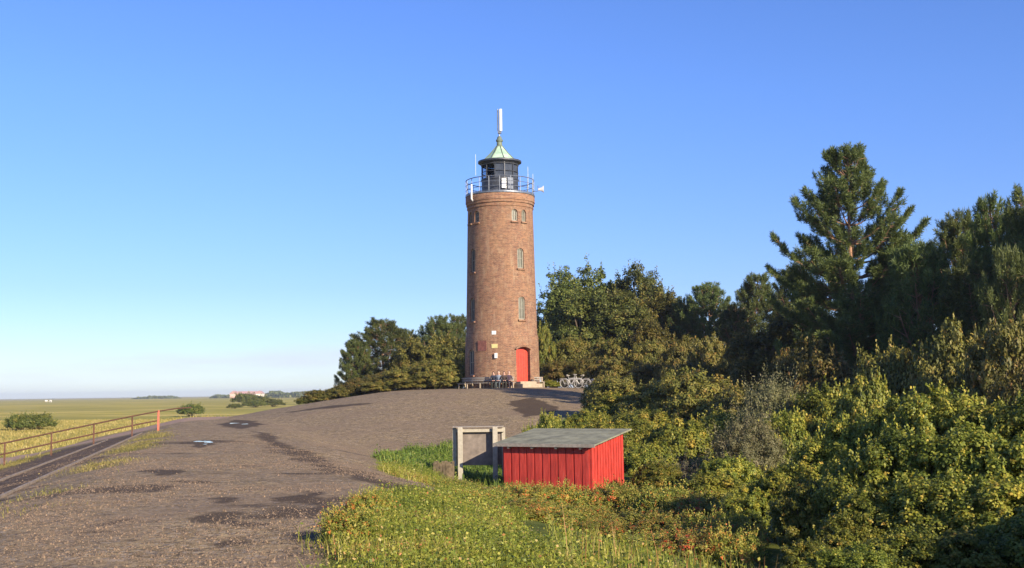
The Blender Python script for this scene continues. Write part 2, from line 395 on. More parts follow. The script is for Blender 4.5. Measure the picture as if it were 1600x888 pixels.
for ci, nm, lab in ((0, 'dike', 'gravelly brown bitumen dike and tower mound'), (1, 'salt_meadow', 'flat yellow green salt meadow reaching to the horizon'),
                    (2, 'path', 'grey brown ramp path behind the rusty handrail'), (3, 'ground', 'grassy hollow ground under the shrubs')):
    q = quads[cls == ci]; used, inv = np.unique(q, return_inverse=True); inv = inv.reshape(q.shape)
    me = np_mesh(nm, np.stack([XX, YY, ZZ], 1)[used], 4, [M['ground']], quads=inv)
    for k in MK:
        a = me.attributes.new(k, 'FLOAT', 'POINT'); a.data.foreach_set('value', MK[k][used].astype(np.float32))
    me.polygons.foreach_set('use_smooth', np.ones(len(q), bool))
    tag(link(nm, me), lab, kind='structure')

# kerb lines on the revetment
M['kerb'] = simple('kerb', (.24, .19, .14), .9, 0, .35, 5, .01)
for off, wd in ((4.1, .05), (5.9, .05)):
    b = MB(); vs = []; fs = []
    ys = np.arange(9, 62, .6)
    for y in ys:
        x = -0.1 - .25 * y - off / .97 
        for dx, dz in ((-wd / 2, -.1), (-wd / 2, .06), (wd / 2, .06), (wd / 2, -.1)):
            vs.append((x + dx, y, Hf(x, y) + dz + .0))
    for i in range(len(ys) - 1):
        for k in range(3): fs.append((i * 4 + k, i * 4 + k + 1, i * 4 + 5 + k, i * 4 + 4 + k))
    b.add(vs, fs); tag(b.build('kerb', M['kerb']), 'thin pale kerb line running along the dark dike slope', kind='structure')

# puddles
m, t, p, o = mat('water'); p.inputs['Base Color'].default_value = (.03, .03, .03, 1); p.inputs['Roughness'].default_value = .03; M['water'] = m
for (px, py, hw, hl) in ((374, 663, .40, 2.6), (318, 693, .34, 1.2), (252, 738, .15, .4)):
    gx_, gy_ = ground(px, py); n = 72; rr = random.Random(px)
    z = max(Hf(gx_ + a * hw * .5, gy_ + b_ * hl * .5) for a in (-1, 0, 1) for b_ in (-1, 0, 1)) - .012
    vs = [(gx_, gy_, z)]
    ph = [rr.uniform(0, 6) for _ in range(3)]
    for k in range(n):
        a = 2 * PI * k / n; r = 1 + .18 * math.sin(2 * a + ph[0]) + .14 * math.sin(3 * a + ph[1]) + .10 * math.sin(5 * a + ph[2]) + .07 * math.sin(11 * a + ph[0]) + .05 * math.sin(17 * a + ph[1])
        lx, ly = hw * r * math.cos(a), hl * r * math.sin(a)
        vs.append((gx_ + lx - .25 * ly, gy_ + ly, z))
    b = MB(); b.add(vs, [(0, 1 + k, 1 + (k + 1) % n) for k in range(n)])
    tag(b.build('puddle', M['water']), 'small rain puddle lying on the dike crest', kind='structure')

# ------------------------------------------------------------------ lighthouse
TZ = Hf(*TWR) - .02
pxm = 90 / F                                       # metres per photo pixel at the tower
def tz(y, d=90): return at(781, y, d).z - TZ       # height above the tower foot, at depth d
def tg(y): return tz(y, 87.3)
def tl(y): return tz(y, 88.6)
def brick_mat(name, tone=1.0):
    m, t, p, o = mat(name)
    tc = N(t, 'ShaderNodeTexCoord'); sx = N(t, 'ShaderNodeSeparateXYZ'); t.links.new(tc.outputs['Object'], sx.inputs[0])
    ang = mth(t, 'MULTIPLY', mth(t, 'ARCTAN2', sx.outputs[0], mth(t, 'MULTIPLY', sx.outputs[1], -1)), 2.75)
    cb = N(t, 'ShaderNodeCombineXYZ'); t.links.new(ang, cb.inputs[0]); t.links.new(sx.outputs[2], cb.inputs[1])
    bt = N(t, 'ShaderNodeTexBrick'); t.links.new(cb.outputs[0], bt.inputs['Vector'])
    bt.inputs['Scale'].default_value = 1; bt.inputs['Brick Width'].default_value = .25; bt.inputs['Row Height'].default_value = .085; bt.inputs['Mortar Size'].default_value = .009; bt.inputs['Bias'].default_value = -.1
    bt.inputs['Color1'].default_value = (.135 * tone, .052 * tone, .028 * tone, 1); bt.inputs['Color2'].default_value = (.30 * tone, .125 * tone, .060 * tone, 1); bt.inputs['Mortar'].default_value = (.32, .25, .17, 1)
    mp = N(t, 'ShaderNodeMapping'); mp.inputs['Scale'].default_value = (1, .55, 1); t.links.new(cb.outputs[0], mp.inputs['Vector'])
    n1 = noise(t, mp.outputs[0], 1.1, 8, .65); n2 = noise(t, cb.outputs[0], 7, 5, .7)
    c = mixc(t, ramp(t, n1, [(.4, (0, 0, 0)), (.68, (.6, .6, .6))]), bt.outputs['Color'], (.36, .205, .10))
    c = mixc(t, ramp(t, n2, [(.5, (0, 0, 0)), (.68, (.85, .85, .85))]), c, (.085, .045, .035))
    mp3 = N(t, 'ShaderNodeMapping'); mp3.inputs['Scale'].default_value = (.7, 5.5, 1); t.links.new(cb.outputs[0], mp3.inputs['Vector'])
    n3 = noise(t, mp3.outputs[0], 1.6, 6, .75)
    c = mixc(t, ramp(t, n3, [(.48, (0, 0, 0)), (.66, (.75, .75, .75))]), c, (.10, .045, .03))
    mp4 = N(t, 'ShaderNodeMapping'); mp4.inputs['Scale'].default_value = (2.2, .16, 1); t.links.new(cb.outputs[0], mp4.inputs['Vector'])
    c = mixc(t, ramp(t, noise(t, mp4.outputs[0], 1.0, 6, .65), [(.55, (0, 0, 0)), (.72, (.5, .5, .5))]), c, (.38, .27, .17))
    c = mixc(t, ramp(t, noise(t, mp.outputs[0], 2.7, 6, .6), [(.52, (0, 0, 0)), (.7, (.45, .45, .45))]), c, (.38, .27, .16))
    t.links.new(c, p.inputs['Base Color']); p.inputs['Roughness'].default_value = .9
    bump(t, p, mth(t, 'ADD', bt.outputs['Fac'], n2), -.5, .012)
    return m
M['brick'] = brick_mat('brick'); M['brick_pale'] = brick_mat('brick_pale', 1.2)
M['frame_pale'] = simple('frame_pale', (.26, .235, .18), .6, 0, .15, 8)
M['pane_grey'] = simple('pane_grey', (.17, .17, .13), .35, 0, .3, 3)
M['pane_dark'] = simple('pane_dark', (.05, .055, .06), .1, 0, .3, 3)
M['stone'] = simple('stone', (.36, .29, .2), .85, 0, .2, 5, .01)
M['iron'] = simple('iron', (.05, .055, .065), .5, .2, .4, 6)
M['iron_grey'] = simple('iron_grey', (.17, .19, .22), .45, .5, .3, 6)
M['white'] = simple('white', (.70, .70, .67), .5, 0, .08, 4)
M['red_paint'] = simple('red_paint', (.46, .04, .02), .5, 0, .18, 5, .003, c2=(.54, .06, .028))
M['copper'] = simple('copper', (.30, .47, .33), .7, 0, .25, 2.5, 0, c2=(.44, .58, .42))
M['copper_dark'] = simple('copper_dark', (.14, .17, .12), .7, .1, .3, 4)
M['sign_yellow'] = simple('sign_yellow', (.55, .48, .20), .6, 0, .12, 6)

LH = thing('lighthouse', (*TWR, TZ), 'tall round brick lighthouse with green copper roof and red door', 'lighthouse')
def rad(hw): return hw * pxm
prof = [(rad(58.3), -.6), (rad(58.3), tz(600)), (rad(57.6), tz(560)), (rad(57), tz(529)), (rad(56.6), tz(527)), (rad(55.3), tz(523)), (rad(54.6), tz(480)), (rad(53.2), tz(420)), (rad(52.2), tz(370)), (rad(51.2), tz(322))]
# densify for clean booleans
b = MB(); b.lathe(prof, 96)
def wall_r(z):
    for (r0, z0), (r1, z1) in zip(prof, prof[1:]):
        if z0 <= z <= z1: return r0 + (r1 - r0) * (z - z0) / (z1 - z0)
    return prof[-1][0]
wall = b.build('tower_wall', [M['brick']], LH)
def arch_prism(wd, h, rise, depth, out=.6, seg=8):
    """arched prism along local -Y (outwards), foot at z=0"""
    pts = [(-wd / 2, 0), (wd / 2, 0)]
    for i in range(seg + 1):
        a = PI * i / seg; pts.append((wd / 2 * math.cos(a), h - rise + rise * math.sin(a)))
    n = len(pts)
    vs = [(x, -out, z) for x, z in pts] + [(x, depth, z) for x, z in pts]
    fs = [tuple(range(n)), tuple(range(2 * n - 1, n - 1, -1))] + [(i, n + i, n + (i + 1) % n, (i + 1) % n) for i in range(n)]
    return vs, fs
def on_wall(phi, z, extra=0.0):
    r = wall_r(z) + extra; return Matrix.Translation((r * math.sin(phi), -r * math.cos(phi), z)) @ Matrix.Rotation(phi, 4, 'Z')
D35, D55 = R_(35.5), R_(-54.5)
OPEN = [  # phi, y_bottom, y_top, width, rise, kind
    (D35, 500, 464, .62, .25, 'w'), (D35, 420, 388, .60, .25, 'w'), (D35 - R_(9.8), 346, 327, .50, .24, 'w'), (D35 + R_(9.8), 346, 327, .50, .24, 'w'),
    (D55, 502, 465, .62, .25, 'w'), (D55, 425, 388, .60, .25, 'w'), (D55 + R_(9.8), 348, 330, .50, .24, 'w'), (D55 - R_(9.8), 348, 330, .50, .24, 'w'),
    (D55, 586, 546, .70, .2, 'w'), (D35, 597, 543, 1.28, .28, 'd')]
cut = MB()
for phi, yb, yt, wd, rise, kd in OPEN:
    dd_ = 87.75 if phi > 0 else 88.4; z0, z1 = tz(yb, dd_), tz(yt, dd_); vs, fs = arch_prism(wd, z1 - z0, rise, .38 if kd == 'w' else .62)
    Mx = on_wall(phi, z0); cut.add([Mx @ Vector(v) for v in vs], fs)
cuto = cut.build('cutter', [M['brick']])
cuto.parent = LH
bo = wall.modifiers.new('b', 'BOOLEAN'); bo.operation = 'DIFFERENCE'; bo.object = cuto; bo.solver = 'EXACT'
bpy.context.view_layer.update(); dg = bpy.context.evaluated_depsgraph_get()
nm = bpy.data.meshes.new_from_object(wall.evaluated_get(dg)); wall.modifiers.clear(); wall.data = nm
bpy.data.objects.remove(cuto)
nm.polygons.foreach_set('use_smooth', [True] * len(nm.polygons)); nm.set_sharp_from_angle(angle=R_(30))
for phi, yb, yt, wd, rise, kd in OPEN:
    dd_ = 87.75 if phi > 0 else 88.4; z0, z1 = tz(yb, dd_), tz(yt, dd_); h = z1 - z0
    Mx = on_wall(phi, z0)
    if kd == 'w':
        fr = MB(); dep = .16
        for sx in (-1, 1): fr.box(Vector((sx * (wd / 2 - .045), dep, (h - rise) / 2)), (.085, .10, h - rise))
        for i in range(8):
            a0, a1 = PI * i / 8, PI * (i + 1) / 8; rr = wd / 2 - .045
            fr.tube([(rr * math.cos(a0), dep, h - rise + (rise - .04) * math.sin(a0)), (rr * math.cos(a1), dep, h - rise + (rise - .04) * math.sin(a1))], .045, 5)
        fr.box((0, dep + .01, h / 2), (.05, .05, h - .05)); fr.box((0, dep + .015, h * .5), (wd - .1, .045, .05)); fr.box((0, dep, .045), (wd - .02, .10, .09))
        fr.v = [Mx @ Vector(v) for v in fr.v]
        f = fr.build('window', M['frame_pale'], LH)
        pn = MB(); vs, fs = arch_prism(wd - .02, h - .02, rise, .25, -.19); pn.add([Mx @ Vector(v) for v in vs], fs)
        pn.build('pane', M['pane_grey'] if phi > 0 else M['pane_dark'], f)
        sl = MB(); sl.box((0, .0, -.06), (wd + .16, .22, .11)); sl.v = [Mx @ Vector(v) for v in sl.v]; sl.build('sill', M['brick_pale'], f)
    else:
        dr = MB(); vs, fs = arch_prism(wd - .03, h - .02, rise, .50, -.40); dr.add(vs, fs)
        for k in range(-2, 3): dr.box((k * .23, .395, h * .45), (.018, .02, h * .85))
        dr.v = [Mx @ Vector(v) for v in dr.v]; dro = dr.build('door', M['red_paint'], LH)
        hd = MB(); hd.box((.42, .37, 1.05), (.12, .05, .03)); hd.v = [Mx @ Vector(v) for v in hd.v]; hd.build('handle', M['iron'], dro)
        ar = MB()
        for i in range(10):
            a0, a1 = PI * (.08 + .84 * i / 10), PI * (.08 + .84 * (i + .9) / 10)
            pts = [(rr_ * math.cos(a), -.008, h - rise + (rise + rr_ - wd / 2) * math.sin(a)) for rr_ in (wd / 2 + .02, wd / 2 + .16) for a in (a0, a1)]
            q = [Vector(pt) for pt in pts] + [Vector(pt) + Vector((0, .15, 0)) for pt in pts]
            ar.add(q, [(0, 1, 3, 2), (4, 6, 7, 5), (0, 2, 6, 4), (1, 5, 7, 3), (0, 4, 5, 1), (2, 3, 7, 6)])
        ar.v = [Mx @ Vector(v) for v in ar.v]; ar.build('door_arch', M['brick_pale'], LH)
        stp = MB(); stp.box((-.05, -.22, -.12), (1.5, .8, .26)); stp.box((-.05, -.55, -.32), (1.8, 1.1, .3)); stp.v = [Mx @ Vector(v) for v in stp.v]; stp.build('door_step', M['stone'], LH, bevel=.02)
# corbelled top
b = MB(); r0 = rad(51.2)
b.lathe([(r0 - .1, tg(324)), (r0 + .01, tg(321)), (r0 + .07, tg(320)), (r0 + .07, tg(317.5)), (r0 + .03, tg(317)), (r0 + .03, tg(315)), (r0 + .12, tg(314.5)), (r0 + .12, tg(311)), (r0 + .17, tg(310.5)), (r0 + .17, tg(302)), (r0 + .14, tg(300.5)), (.5, tg(300))], 96)
b.build('corbel', M['brick_pale'], LH, smooth=True)
b = MB(); b.lathe([(.4, tg(300)), (rad(54.8), tg(300)), (rad(55), tg(299)), (rad(54.8), tg(297.5)), (.4, tg(297))], 96)
b.build('gallery_floor', M['iron_grey'], LH, smooth=True)
# gallery railing
b = MB(); RR = rad(53.8); zt, zb = tg(274), tg(297.5)
for z, r in ((zt, .035), (zb + (zt - zb) * .66, .022), (zb + (zt - zb) * .33, .022), (zb + .06, .025)): b.ring(RR, z, r, 64, 5)
for k in range(20):
    a = 2 * PI * k / 20; x, y = RR * math.sin(a), -RR * math.cos(a)
    b.tube([(x, y, zb - .15), (x, y, zt)], .026, 5)
b.build('railing', M['iron_grey'], LH)
# lantern
LR = rad(29)
b = MB(); b.lathe([(LR, tl(298)), (LR, tl(279)), (LR + .05, tl(278.5)), (LR + .05, tl(277)), (LR - .1, tl(276.8)), (.2, tl(276.5))], 48); lan = b.build('lantern', M['iron'], LH, smooth=True)
b = MB()
for k in range(12):
    a = 2 * PI * (k + .5) / 12; x, y = LR * math.sin(a), -LR * math.cos(a)
    b.box((x, y, (tl(278) + tl(252)) / 2), (.07, .09, tl(252) - tl(278) + .1), rz=a)
b.ring(LR, tl(266), .03, 48, 5); b.ring(LR, tl(277), .05, 48, 6); b.ring(LR, tl(254), .06, 48, 6)
b.build('lantern_frame', M['iron'], lan)
m, t, p, o = mat('lantern_glass'); p.inputs['Base Color'].default_value = (.6, .65, .7, 1); p.inputs['Transmission Weight'].default_value = 1; p.inputs['Roughness'].default_value = .02; p.inputs['IOR'].default_value = 1.02; M['glass'] = m
b = MB()
for k in range(12):
    a0, a1 = 2 * PI * (k + .53) / 12, 2 * PI * (k + 1.47) / 12
    mi = 0 if k in (9, 10, 2, 4, 7) else 1
    for (rr_) in (LR - .03,):
        q = [(rr_ * math.sin(a), -rr_ * math.cos(a), z) for z in (tl(277), tl(254)) for a in (a0, a1)]
        q2 = [((rr_ - .015) * math.sin(a), -(rr_ - .015) * math.cos(a), z) for z in (tl(277), tl(254)) for a in (a0, a1)]
        b.add(q + q2, [(0, 1, 3, 2), (4, 6, 7, 5), (0, 4, 5, 1), (2, 3, 7, 6), (0, 2, 6, 4), (1, 5, 7, 3)], mi)
b.build('lantern_glazing', [M['glass'], M['pane_dark']], lan)
b = MB(); b.lathe([(.18, tl(277)), (.18, tl(270)), (.42, tl(269)), (.5, tl(264)), (.42, tl(259)), (.15, tl(257))], 24); b.build('lens', M['frame_pale'], lan, smooth=True)
b = MB(); a = R_(12); b.box((LR * math.sin(a) + .02, -LR * math.cos(a) - .12, tl(287)), (.35, .16, .75), rz=a); b.build('cabinet', M['white'], lan)
b = MB(); a = R_(33); b.box((LR * math.sin(a) + .02, -LR * math.cos(a) - .05, tl(286)), (.5, .1, .9), rz=a); b.build('vent_grille', M['iron_grey'], lan)
# roof
b = MB(); er = rad(34.5)
b.lathe([(LR - .1, tl(252)), (LR + .04, tl(252.5)), (er - .05, tl(250.5)), (er, tl(250)), (er, tl(247.5)), (er - .1, tl(247))], 48, cap0=False, cap1=False)
b.build('cornice', M['iron'], LH, smooth=True)
n = 8; b = MB(); vs = []; fs = []
ringp = [(er - .02, tl(248)), (rad(26), tl(246)), (rad(15), tz(238, 89.3)), (rad(6.5), tz(231)), (rad(5.5), tz(229))]
for r, z in ringp:
    for k in range(n): a = 2 * PI * (k + .35) / n; vs.append((r * math.sin(a), -r * math.cos(a), z))
for i in range(len(ringp) - 1):
    for k in range(n): fs.append((i * n + k, i * n + (k + 1) % n, (i + 1) * n + (k + 1) % n, (i + 1) * n + k))
b.add(vs, fs + [tuple(range(n))]); rf = b.build('roof', M['copper'], LH)
b = MB()
for k in range(n):
    a = 2 * PI * (k + .35) / n
    b.tube([((r + .01) * math.sin(a), -(r + .01) * math.cos(a), z + .01) for r, z in ringp], .035, 5)
b.build('roof_ridge', M['copper_dark'], rf)
b = MB(); b.lathe([(rad(5.8), tz(230)), (rad(4.6), tz(228)), (rad(4.2), tz(222)), (rad(5.4), tz(221.5)), (rad(5.6), tz(219)), (rad(4.2), tz(218)), (rad(3.2), tz(214)), (rad(1), tz(213))], 20); b.build('roof_vent', M['copper_dark'], rf, smooth=True)
b = MB(); b.tube([(0, 0, tz(216)), (0, 0, tz(205)), (-.12, 0, tz(204)), (-.12, 0, tz(171))], .05, 8); b.box((.02, -.05, tz(207)), (.3, .2, .22)); an = b.build('antenna', M['iron_grey'], LH)
b = MB(); b.lathe([(.02, tz(206)), (.13, tz(205.5)), (.13, tz(171.5)), (.02, tz(171))], 16); b.v = [(x + .1, y - .1, z) for x, y, z in b.v]; b.build('antenna_sleeve', M['white'], an, smooth=True)
# fittings
b = MB(); a = R_(-51); rr_ = rad(54.5) + .1; x, y = rr_ * math.sin(a), -rr_ * math.cos(a)
b.tube([(x, y, tl(289)), (x, y, tl(312)), (x + .12, y + .12, tl(315)), (x + .3, y + .25, tl(316))], .07, 8); b.build('drain_pipe', M['white'], LH, smooth=True)
b = MB(); x0 = rad(55); b.tube([(x0 - .2, -.3, tl(296)), (x0 + .25, -.3, tl(296)), (x0 + .25, -.3, tl(287))], .03, 6)
b.build('bracket', M['iron_grey'], LH)
b = MB(); vs = []; fs = []; 
for i, (l, r) in enumerate(((0, .1), (.12, .12), (.3, .2), (.42, .3), (.45, .3))):
    for k in range(12): a = 2 * PI * k / 12; vs.append((x0 + .25 + l, -.35 - l * .3 + math.cos(a) * r * .3, tl(293.5) + r * math.sin(a) * .9)); vs[-1] = (vs[-1][0], vs[-1][1] - math.cos(a) * r * .6, vs[-1][2])
for i in range(4):
    for k in range(12): fs.append((i * 12 + k, i * 12 + (k + 1) % 12, i * 12 + 12 + (k + 1) % 12, i * 12 + 12 + k))
b.add(vs, fs + [tuple(range(12)), tuple(range(48, 60))]); b.build('loudspeaker', M['white'], LH, smooth=True)
for (px_, y0, y1) in ((741, 270, 243), (822, 290, 262), (830, 290, 270)):
    b = MB(); xx = (px_ - 778) * pxm; yy = -math.sqrt(max(.05, rad(53.8) ** 2 - xx * xx)) if abs(xx) < rad(53.8) else 0
    b.tube([(xx, yy, tl(y0) - .3), (xx, yy, tl(y1))], .014, 5); b.build('aerial_rod', M['white'], LH)
def plate(name, px_, y, wpx, hpx, m_, label=None, dep=.05):
    ph = math.asin(max(-1, min(1, (px_ - 782.3 + (600 - y) * .012) / (wall_r(tz(y)) / pxm)))); Mx = on_wall(ph, tz(y, 87.4))
    b = MB(); b.box((0, -dep / 2 + .01, 0), (wpx * pxm / max(.3, math.cos(ph)), dep, hpx * pxm)); b.v = [Mx @ Vector(v) for v in b.v]
    o = b.build(name, m_, LH)
    if label: o['label'] = label
    return o
plate('sign', 770, 520, 6.5, 5.5, M['white'], 'small white sign plate')
plate('plaque', 771, 541, 9, 6, M['sign_yellow'], 'yellowish plaque')
plate('wall_lamp', 773.5, 556, 4, 7.5, M['white'], 'white wall lamp box', .2)
plate('tablet', 752, 540, 13, 15, simple('red_tablet', (.20, .075, .055), .85, 0, .45, 7), 'dark red tablet', .03)

# ------------------------------------------------------------------ benches at the tower
M['wood_grey'] = simple('wood_grey', (.27, .235, .19), .85, 0, .3, 12, .004)
M['wood_dark'] = simple('wood_dark', (.075, .07, .065), .85, 0, .3, 9, .004)
def arc_board(b, r0, r1, z0, z1, a0, a1, n=40):
    vs = []; fs = []
    for i in range(n + 1):
        a = a0 + (a1 - a0) * i / n
        for r, z in ((r0, z0), (r1, z0), (r1, z1), (r0, z1)): vs.append((r * math.sin(a), -r * math.cos(a), z))
    for i in range(n):
        for k in range(4): fs.append((i * 4 + k, i * 4 + (k + 1) % 4, i * 4 + 4 + (k + 1) % 4, i * 4 + 4 + k))
    b.add(vs, fs + [(0, 1, 2, 3), (n * 4 + 3, n * 4 + 2, n * 4 + 1, n * 4)])
BN = thing('bench', (*TWR, TZ), 'long curved slatted wooden bench wrapped round the lighthouse foot', 'bench')
A0, A1 = R_(-112), R_(17)
b = MB()
for k in range(3): arc_board(b, 3.16 + k * .16, 3.29 + k * .16, .44, .485, A0, A1)
b.build('seat', M['wood_grey'], BN)
b = MB()
for k in range(2): arc_board(b, 3.10, 3.14, .60 + k * .17, .73 + k * .17, A0, A1)
b.build('backrest', M['wood_grey'], BN)
for k in range(7):
    a = A0 + .06 + (A1 - A0 - .12) * k / 6; b = MB()
    dz = Hf(TWR[0] + 3.5 * math.sin(a), TWR[1] - 3.5 * math.cos(a)) - TZ - .05
    for r, zt_ in ((3.07, .9), (3.6, .44)): b.box((r * math.sin(a), -r * math.cos(a), (dz + zt_) / 2), (.09, .07, zt_ - dz), rz=a)
    b.box((3.33 * math.sin(a), -3.33 * math.cos(a), .41), (.07, .6, .06), rz=a); b.build('leg', M['stone'], BN)
# small bench by the door
bp = at(841, 606, 88.3); SB = thing('garden_bench', (bp.x, bp.y, Hf(bp.x, bp.y)), 'short dark wooden bench beside the lighthouse door steps', 'bench', R_(20))
b = MB()
for k in range(3): b.box((0, -.14 + k * .14, .45), (.95, .12, .045))
b.build('seat', M['wood_grey'], SB)
b = MB(); b.box((0, .24, .62), (.95, .04, .1)); b.box((0, .24, .78), (.95, .04, .1)); b.build('backrest', M['wood_grey'], SB)
for sx in (-.4, .4):
    b = MB(); b.box((sx, -.16, .21), (.08, .08, .42)); b.box((sx, .22, .4), (.08, .06, .84)); b.box((sx, .03, .4), (.07, .36, .06)); b.build('leg', M['wood_dark'] if sx < 0 else M['stone'], SB)
pp = at(832, 606, 87.8); PO = thing('bollard', (pp.x, pp.y, Hf(pp.x, pp.y)), 'short brown wooden post standing between door steps and short bench', 'post')
b = MB(); b.lathe([(.11, -.1), (.11, .62), (.09, .68), (.02, .7)], 14); b.build('shaft', simple('brown_wood', (.12, .075, .05), .85), PO, smooth=True)
b = MB(); b.lathe([(.118, .5), (.118, .56)], 14); b.build('band', M['iron'], PO)

# ------------------------------------------------------------------ people on the bench
M['skin'] = simple('skin', (.55, .33, .24), .6, 0, .06, 5)
def cloth(nm, c): M[nm] = simple(nm, c, .9, 0, .2, 14); return M[nm]
def person(phi, label, top, legs, hair, lean=.1, turn=0, arms='lap', hairlong=False, seed=0):
    rr = random.Random(seed)
    v = []; e = []; rad_ = []
    def P(p, r, par=None):
        v.append(p); rad_.append(r)
        if par is not None: e.append((par, len(v) - 1))
        return len(v) - 1
    ly = -lean
    pel = P((0, 0, .56), (.155, .12)); sp = P((0, ly * .4, .75), (.145, .115), pel); ch = P((0, ly * .8, .94), (.17, .125), sp); up_ = P((0, ly, 1.05), (.13, .1), ch)
    nk = P((0, ly - .01, 1.13), (.055, .055), up_); h1 = P((0, ly - .03, 1.21), (.08, .09), nk); h2 = P((0, ly - .03, 1.29), (.083, .1), h1); h3 = P((0, ly - .02, 1.355), (.055, .065), h2)
    P((0, ly - .135, 1.235), (.016, .016), h1)
    hands = []
    for sx in (-1, 1):
        sh = P((sx * .17, ly, 1.03), (.065, .065), up_); el = P((sx * .24, ly - .06, .80), (.048, .048), sh)
        wr = P((sx * (.10 if arms == 'lap' else .16), ly - .28, .70), (.03, .03), el); pm = P((sx * .06, ly - .35, .69), (.035, .02), wr)
        for q in range(4):
            kx = sx * (.06 + (q - 1.5) * .018); k1 = P((kx, ly - .39, .685), (.009, .009), pm); P((kx - sx * .012, ly - .42 - .006 * (q in (1, 2)), .665), (.008, .008), k1)
        th = P((sx * .02, ly - .34, .70), (.01, .01), pm); P((sx * .005, ly - .365, .70), (.009, .009), th)
        hp = P((sx * .09, -.02, .55), (.10, .10), pel); kn = P((sx * (.11 + rr.uniform(0, .05)), -.45, .55), (.068, .068), hp)
        an_ = P((sx * .11, -.45 + rr.uniform(-.12, .1), .12), (.045, .045), kn); ft = P((v[an_][0] + sx * .02, v[an_][1] - .16, .055), (.042, .035), an_)
    me = bpy.data.meshes.new('person'); me.from_pydata(v, e, [])
    tmp = bpy.data.objects.new('tmp', me); COL.objects.link(tmp)
    sk = tmp.modifiers.new('s', 'SKIN'); sk.use_smooth_shade = True
    for i, r in enumerate(rad_): me.skin_vertices[0].data[i].radius = r
    me.skin_vertices[0].data[0].use_root = True
    su = tmp.modifiers.new('u', 'SUBSURF'); su.levels = su.render_levels = 1
    bpy.context.view_layer.update(); nm_ = bpy.data.meshes.new_from_object(tmp.evaluated_get(bpy.context.evaluated_depsgraph_get())); bpy.data.objects.remove(tmp)
    for m_ in (M['skin'], top, legs, M['iron']): nm_.materials.append(m_)
    for p_ in nm_.polygons:
        c = p_.center
        if c.z > 1.1: i = 0
        elif c.z < .1: i = 3
        elif c.y < ly - .30 and c.z > .64: i = 0
        elif c.z < .63: i = 2
        else: i = 1
        p_.material_index = i; p_.use_smooth = True
    rs = 3.36; x, y = TWR[0] + rs * math.sin(phi), TWR[1] - rs * math.cos(phi)
    T = thing('person', (x, y, TZ - .075), label, 'person', phi + turn, 'people on the bench')
    o = link('body', nm_, T)
    b = MB(); vs = []; fs = []; n1, n2 = 8, 12
    for i in range(n1):
        th = PI * .62 * i / (n1 - 1)
        for k in range(n2):
            a = 2 * PI * k / n2; front = max(0, -math.cos(a))
            tt = th * (1 - .45 * front)
            vs.append((.095 * math.sin(tt) * math.sin(a), ly - .02 + .115 * math.sin(tt) * math.cos(a), 1.275 + .115 * math.cos(tt) - (.12 if hairlong and i > 5 and front < .3 else 0)))
    for i in range(n1 - 1):
        for k in range(n2): fs.append((i * n2 + k, i * n2 + (k + 1) % n2, (i + 1) * n2 + (k + 1) % n2, (i + 1) * n2 + k))
    b.add(vs, fs); b.build('hair', hair, T, smooth=True)
    for sx in (-.034, .034):
        b = MB(); b.lathe([(.001, -.012), (.011, 0), (.001, .012)], 8); b.v = [(x_ + sx, y_ + ly - .125, z_ + 1.265) for x_, y_, z_ in b.v]; b.build('eye', M['iron'], T)
    b = MB(); b.box((0, ly - .118, 1.192), (.045, .012, .009)); b.build('mouth', simple('lips', (.4, .16, .13), .5), T)
    return T
hb = simple('hair_brown', (.045, .026, .017), .6); hg = simple('hair_blond', (.55, .45, .33), .6); hr = simple('hair_red', (.10, .045, .025), .6); hw = simple('hair_fair', (.5, .32, .26), .6)
def bphi(px_): return math.asin((px_ - 782) * pxm / 3.75)
person(bphi(768.5), 'dark haired person in navy clothes leaning forward, farthest from the red door', cloth('navy', (.025, .03, .05)), cloth('black_green', (.03, .035, .03)), hb, .22, .1, seed=1, hairlong=True)
person(bphi(777), 'fair haired person in blue grey jacket on the bench', cloth('grey_blue', (.20, .24, .30)), cloth('slate', (.06, .075, .08)), hg, .06, -.1, seed=2)
person(bphi(785.5), 'brown haired person in dark brown jacket between grey jacket and the door end', cloth('dark_brown', (.06, .04, .035)), cloth('olive_dark', (.03, .03, .022)), hr, .2, 0, seed=3, hairlong=True)
person(bphi(793.5), 'pale bare-headed person in plum top with hands in lap, nearest to the red door', cloth('plum', (.055, .035, .055)), cloth('plum_dark', (.035, .025, .035)), hw, .05, .15, seed=4)

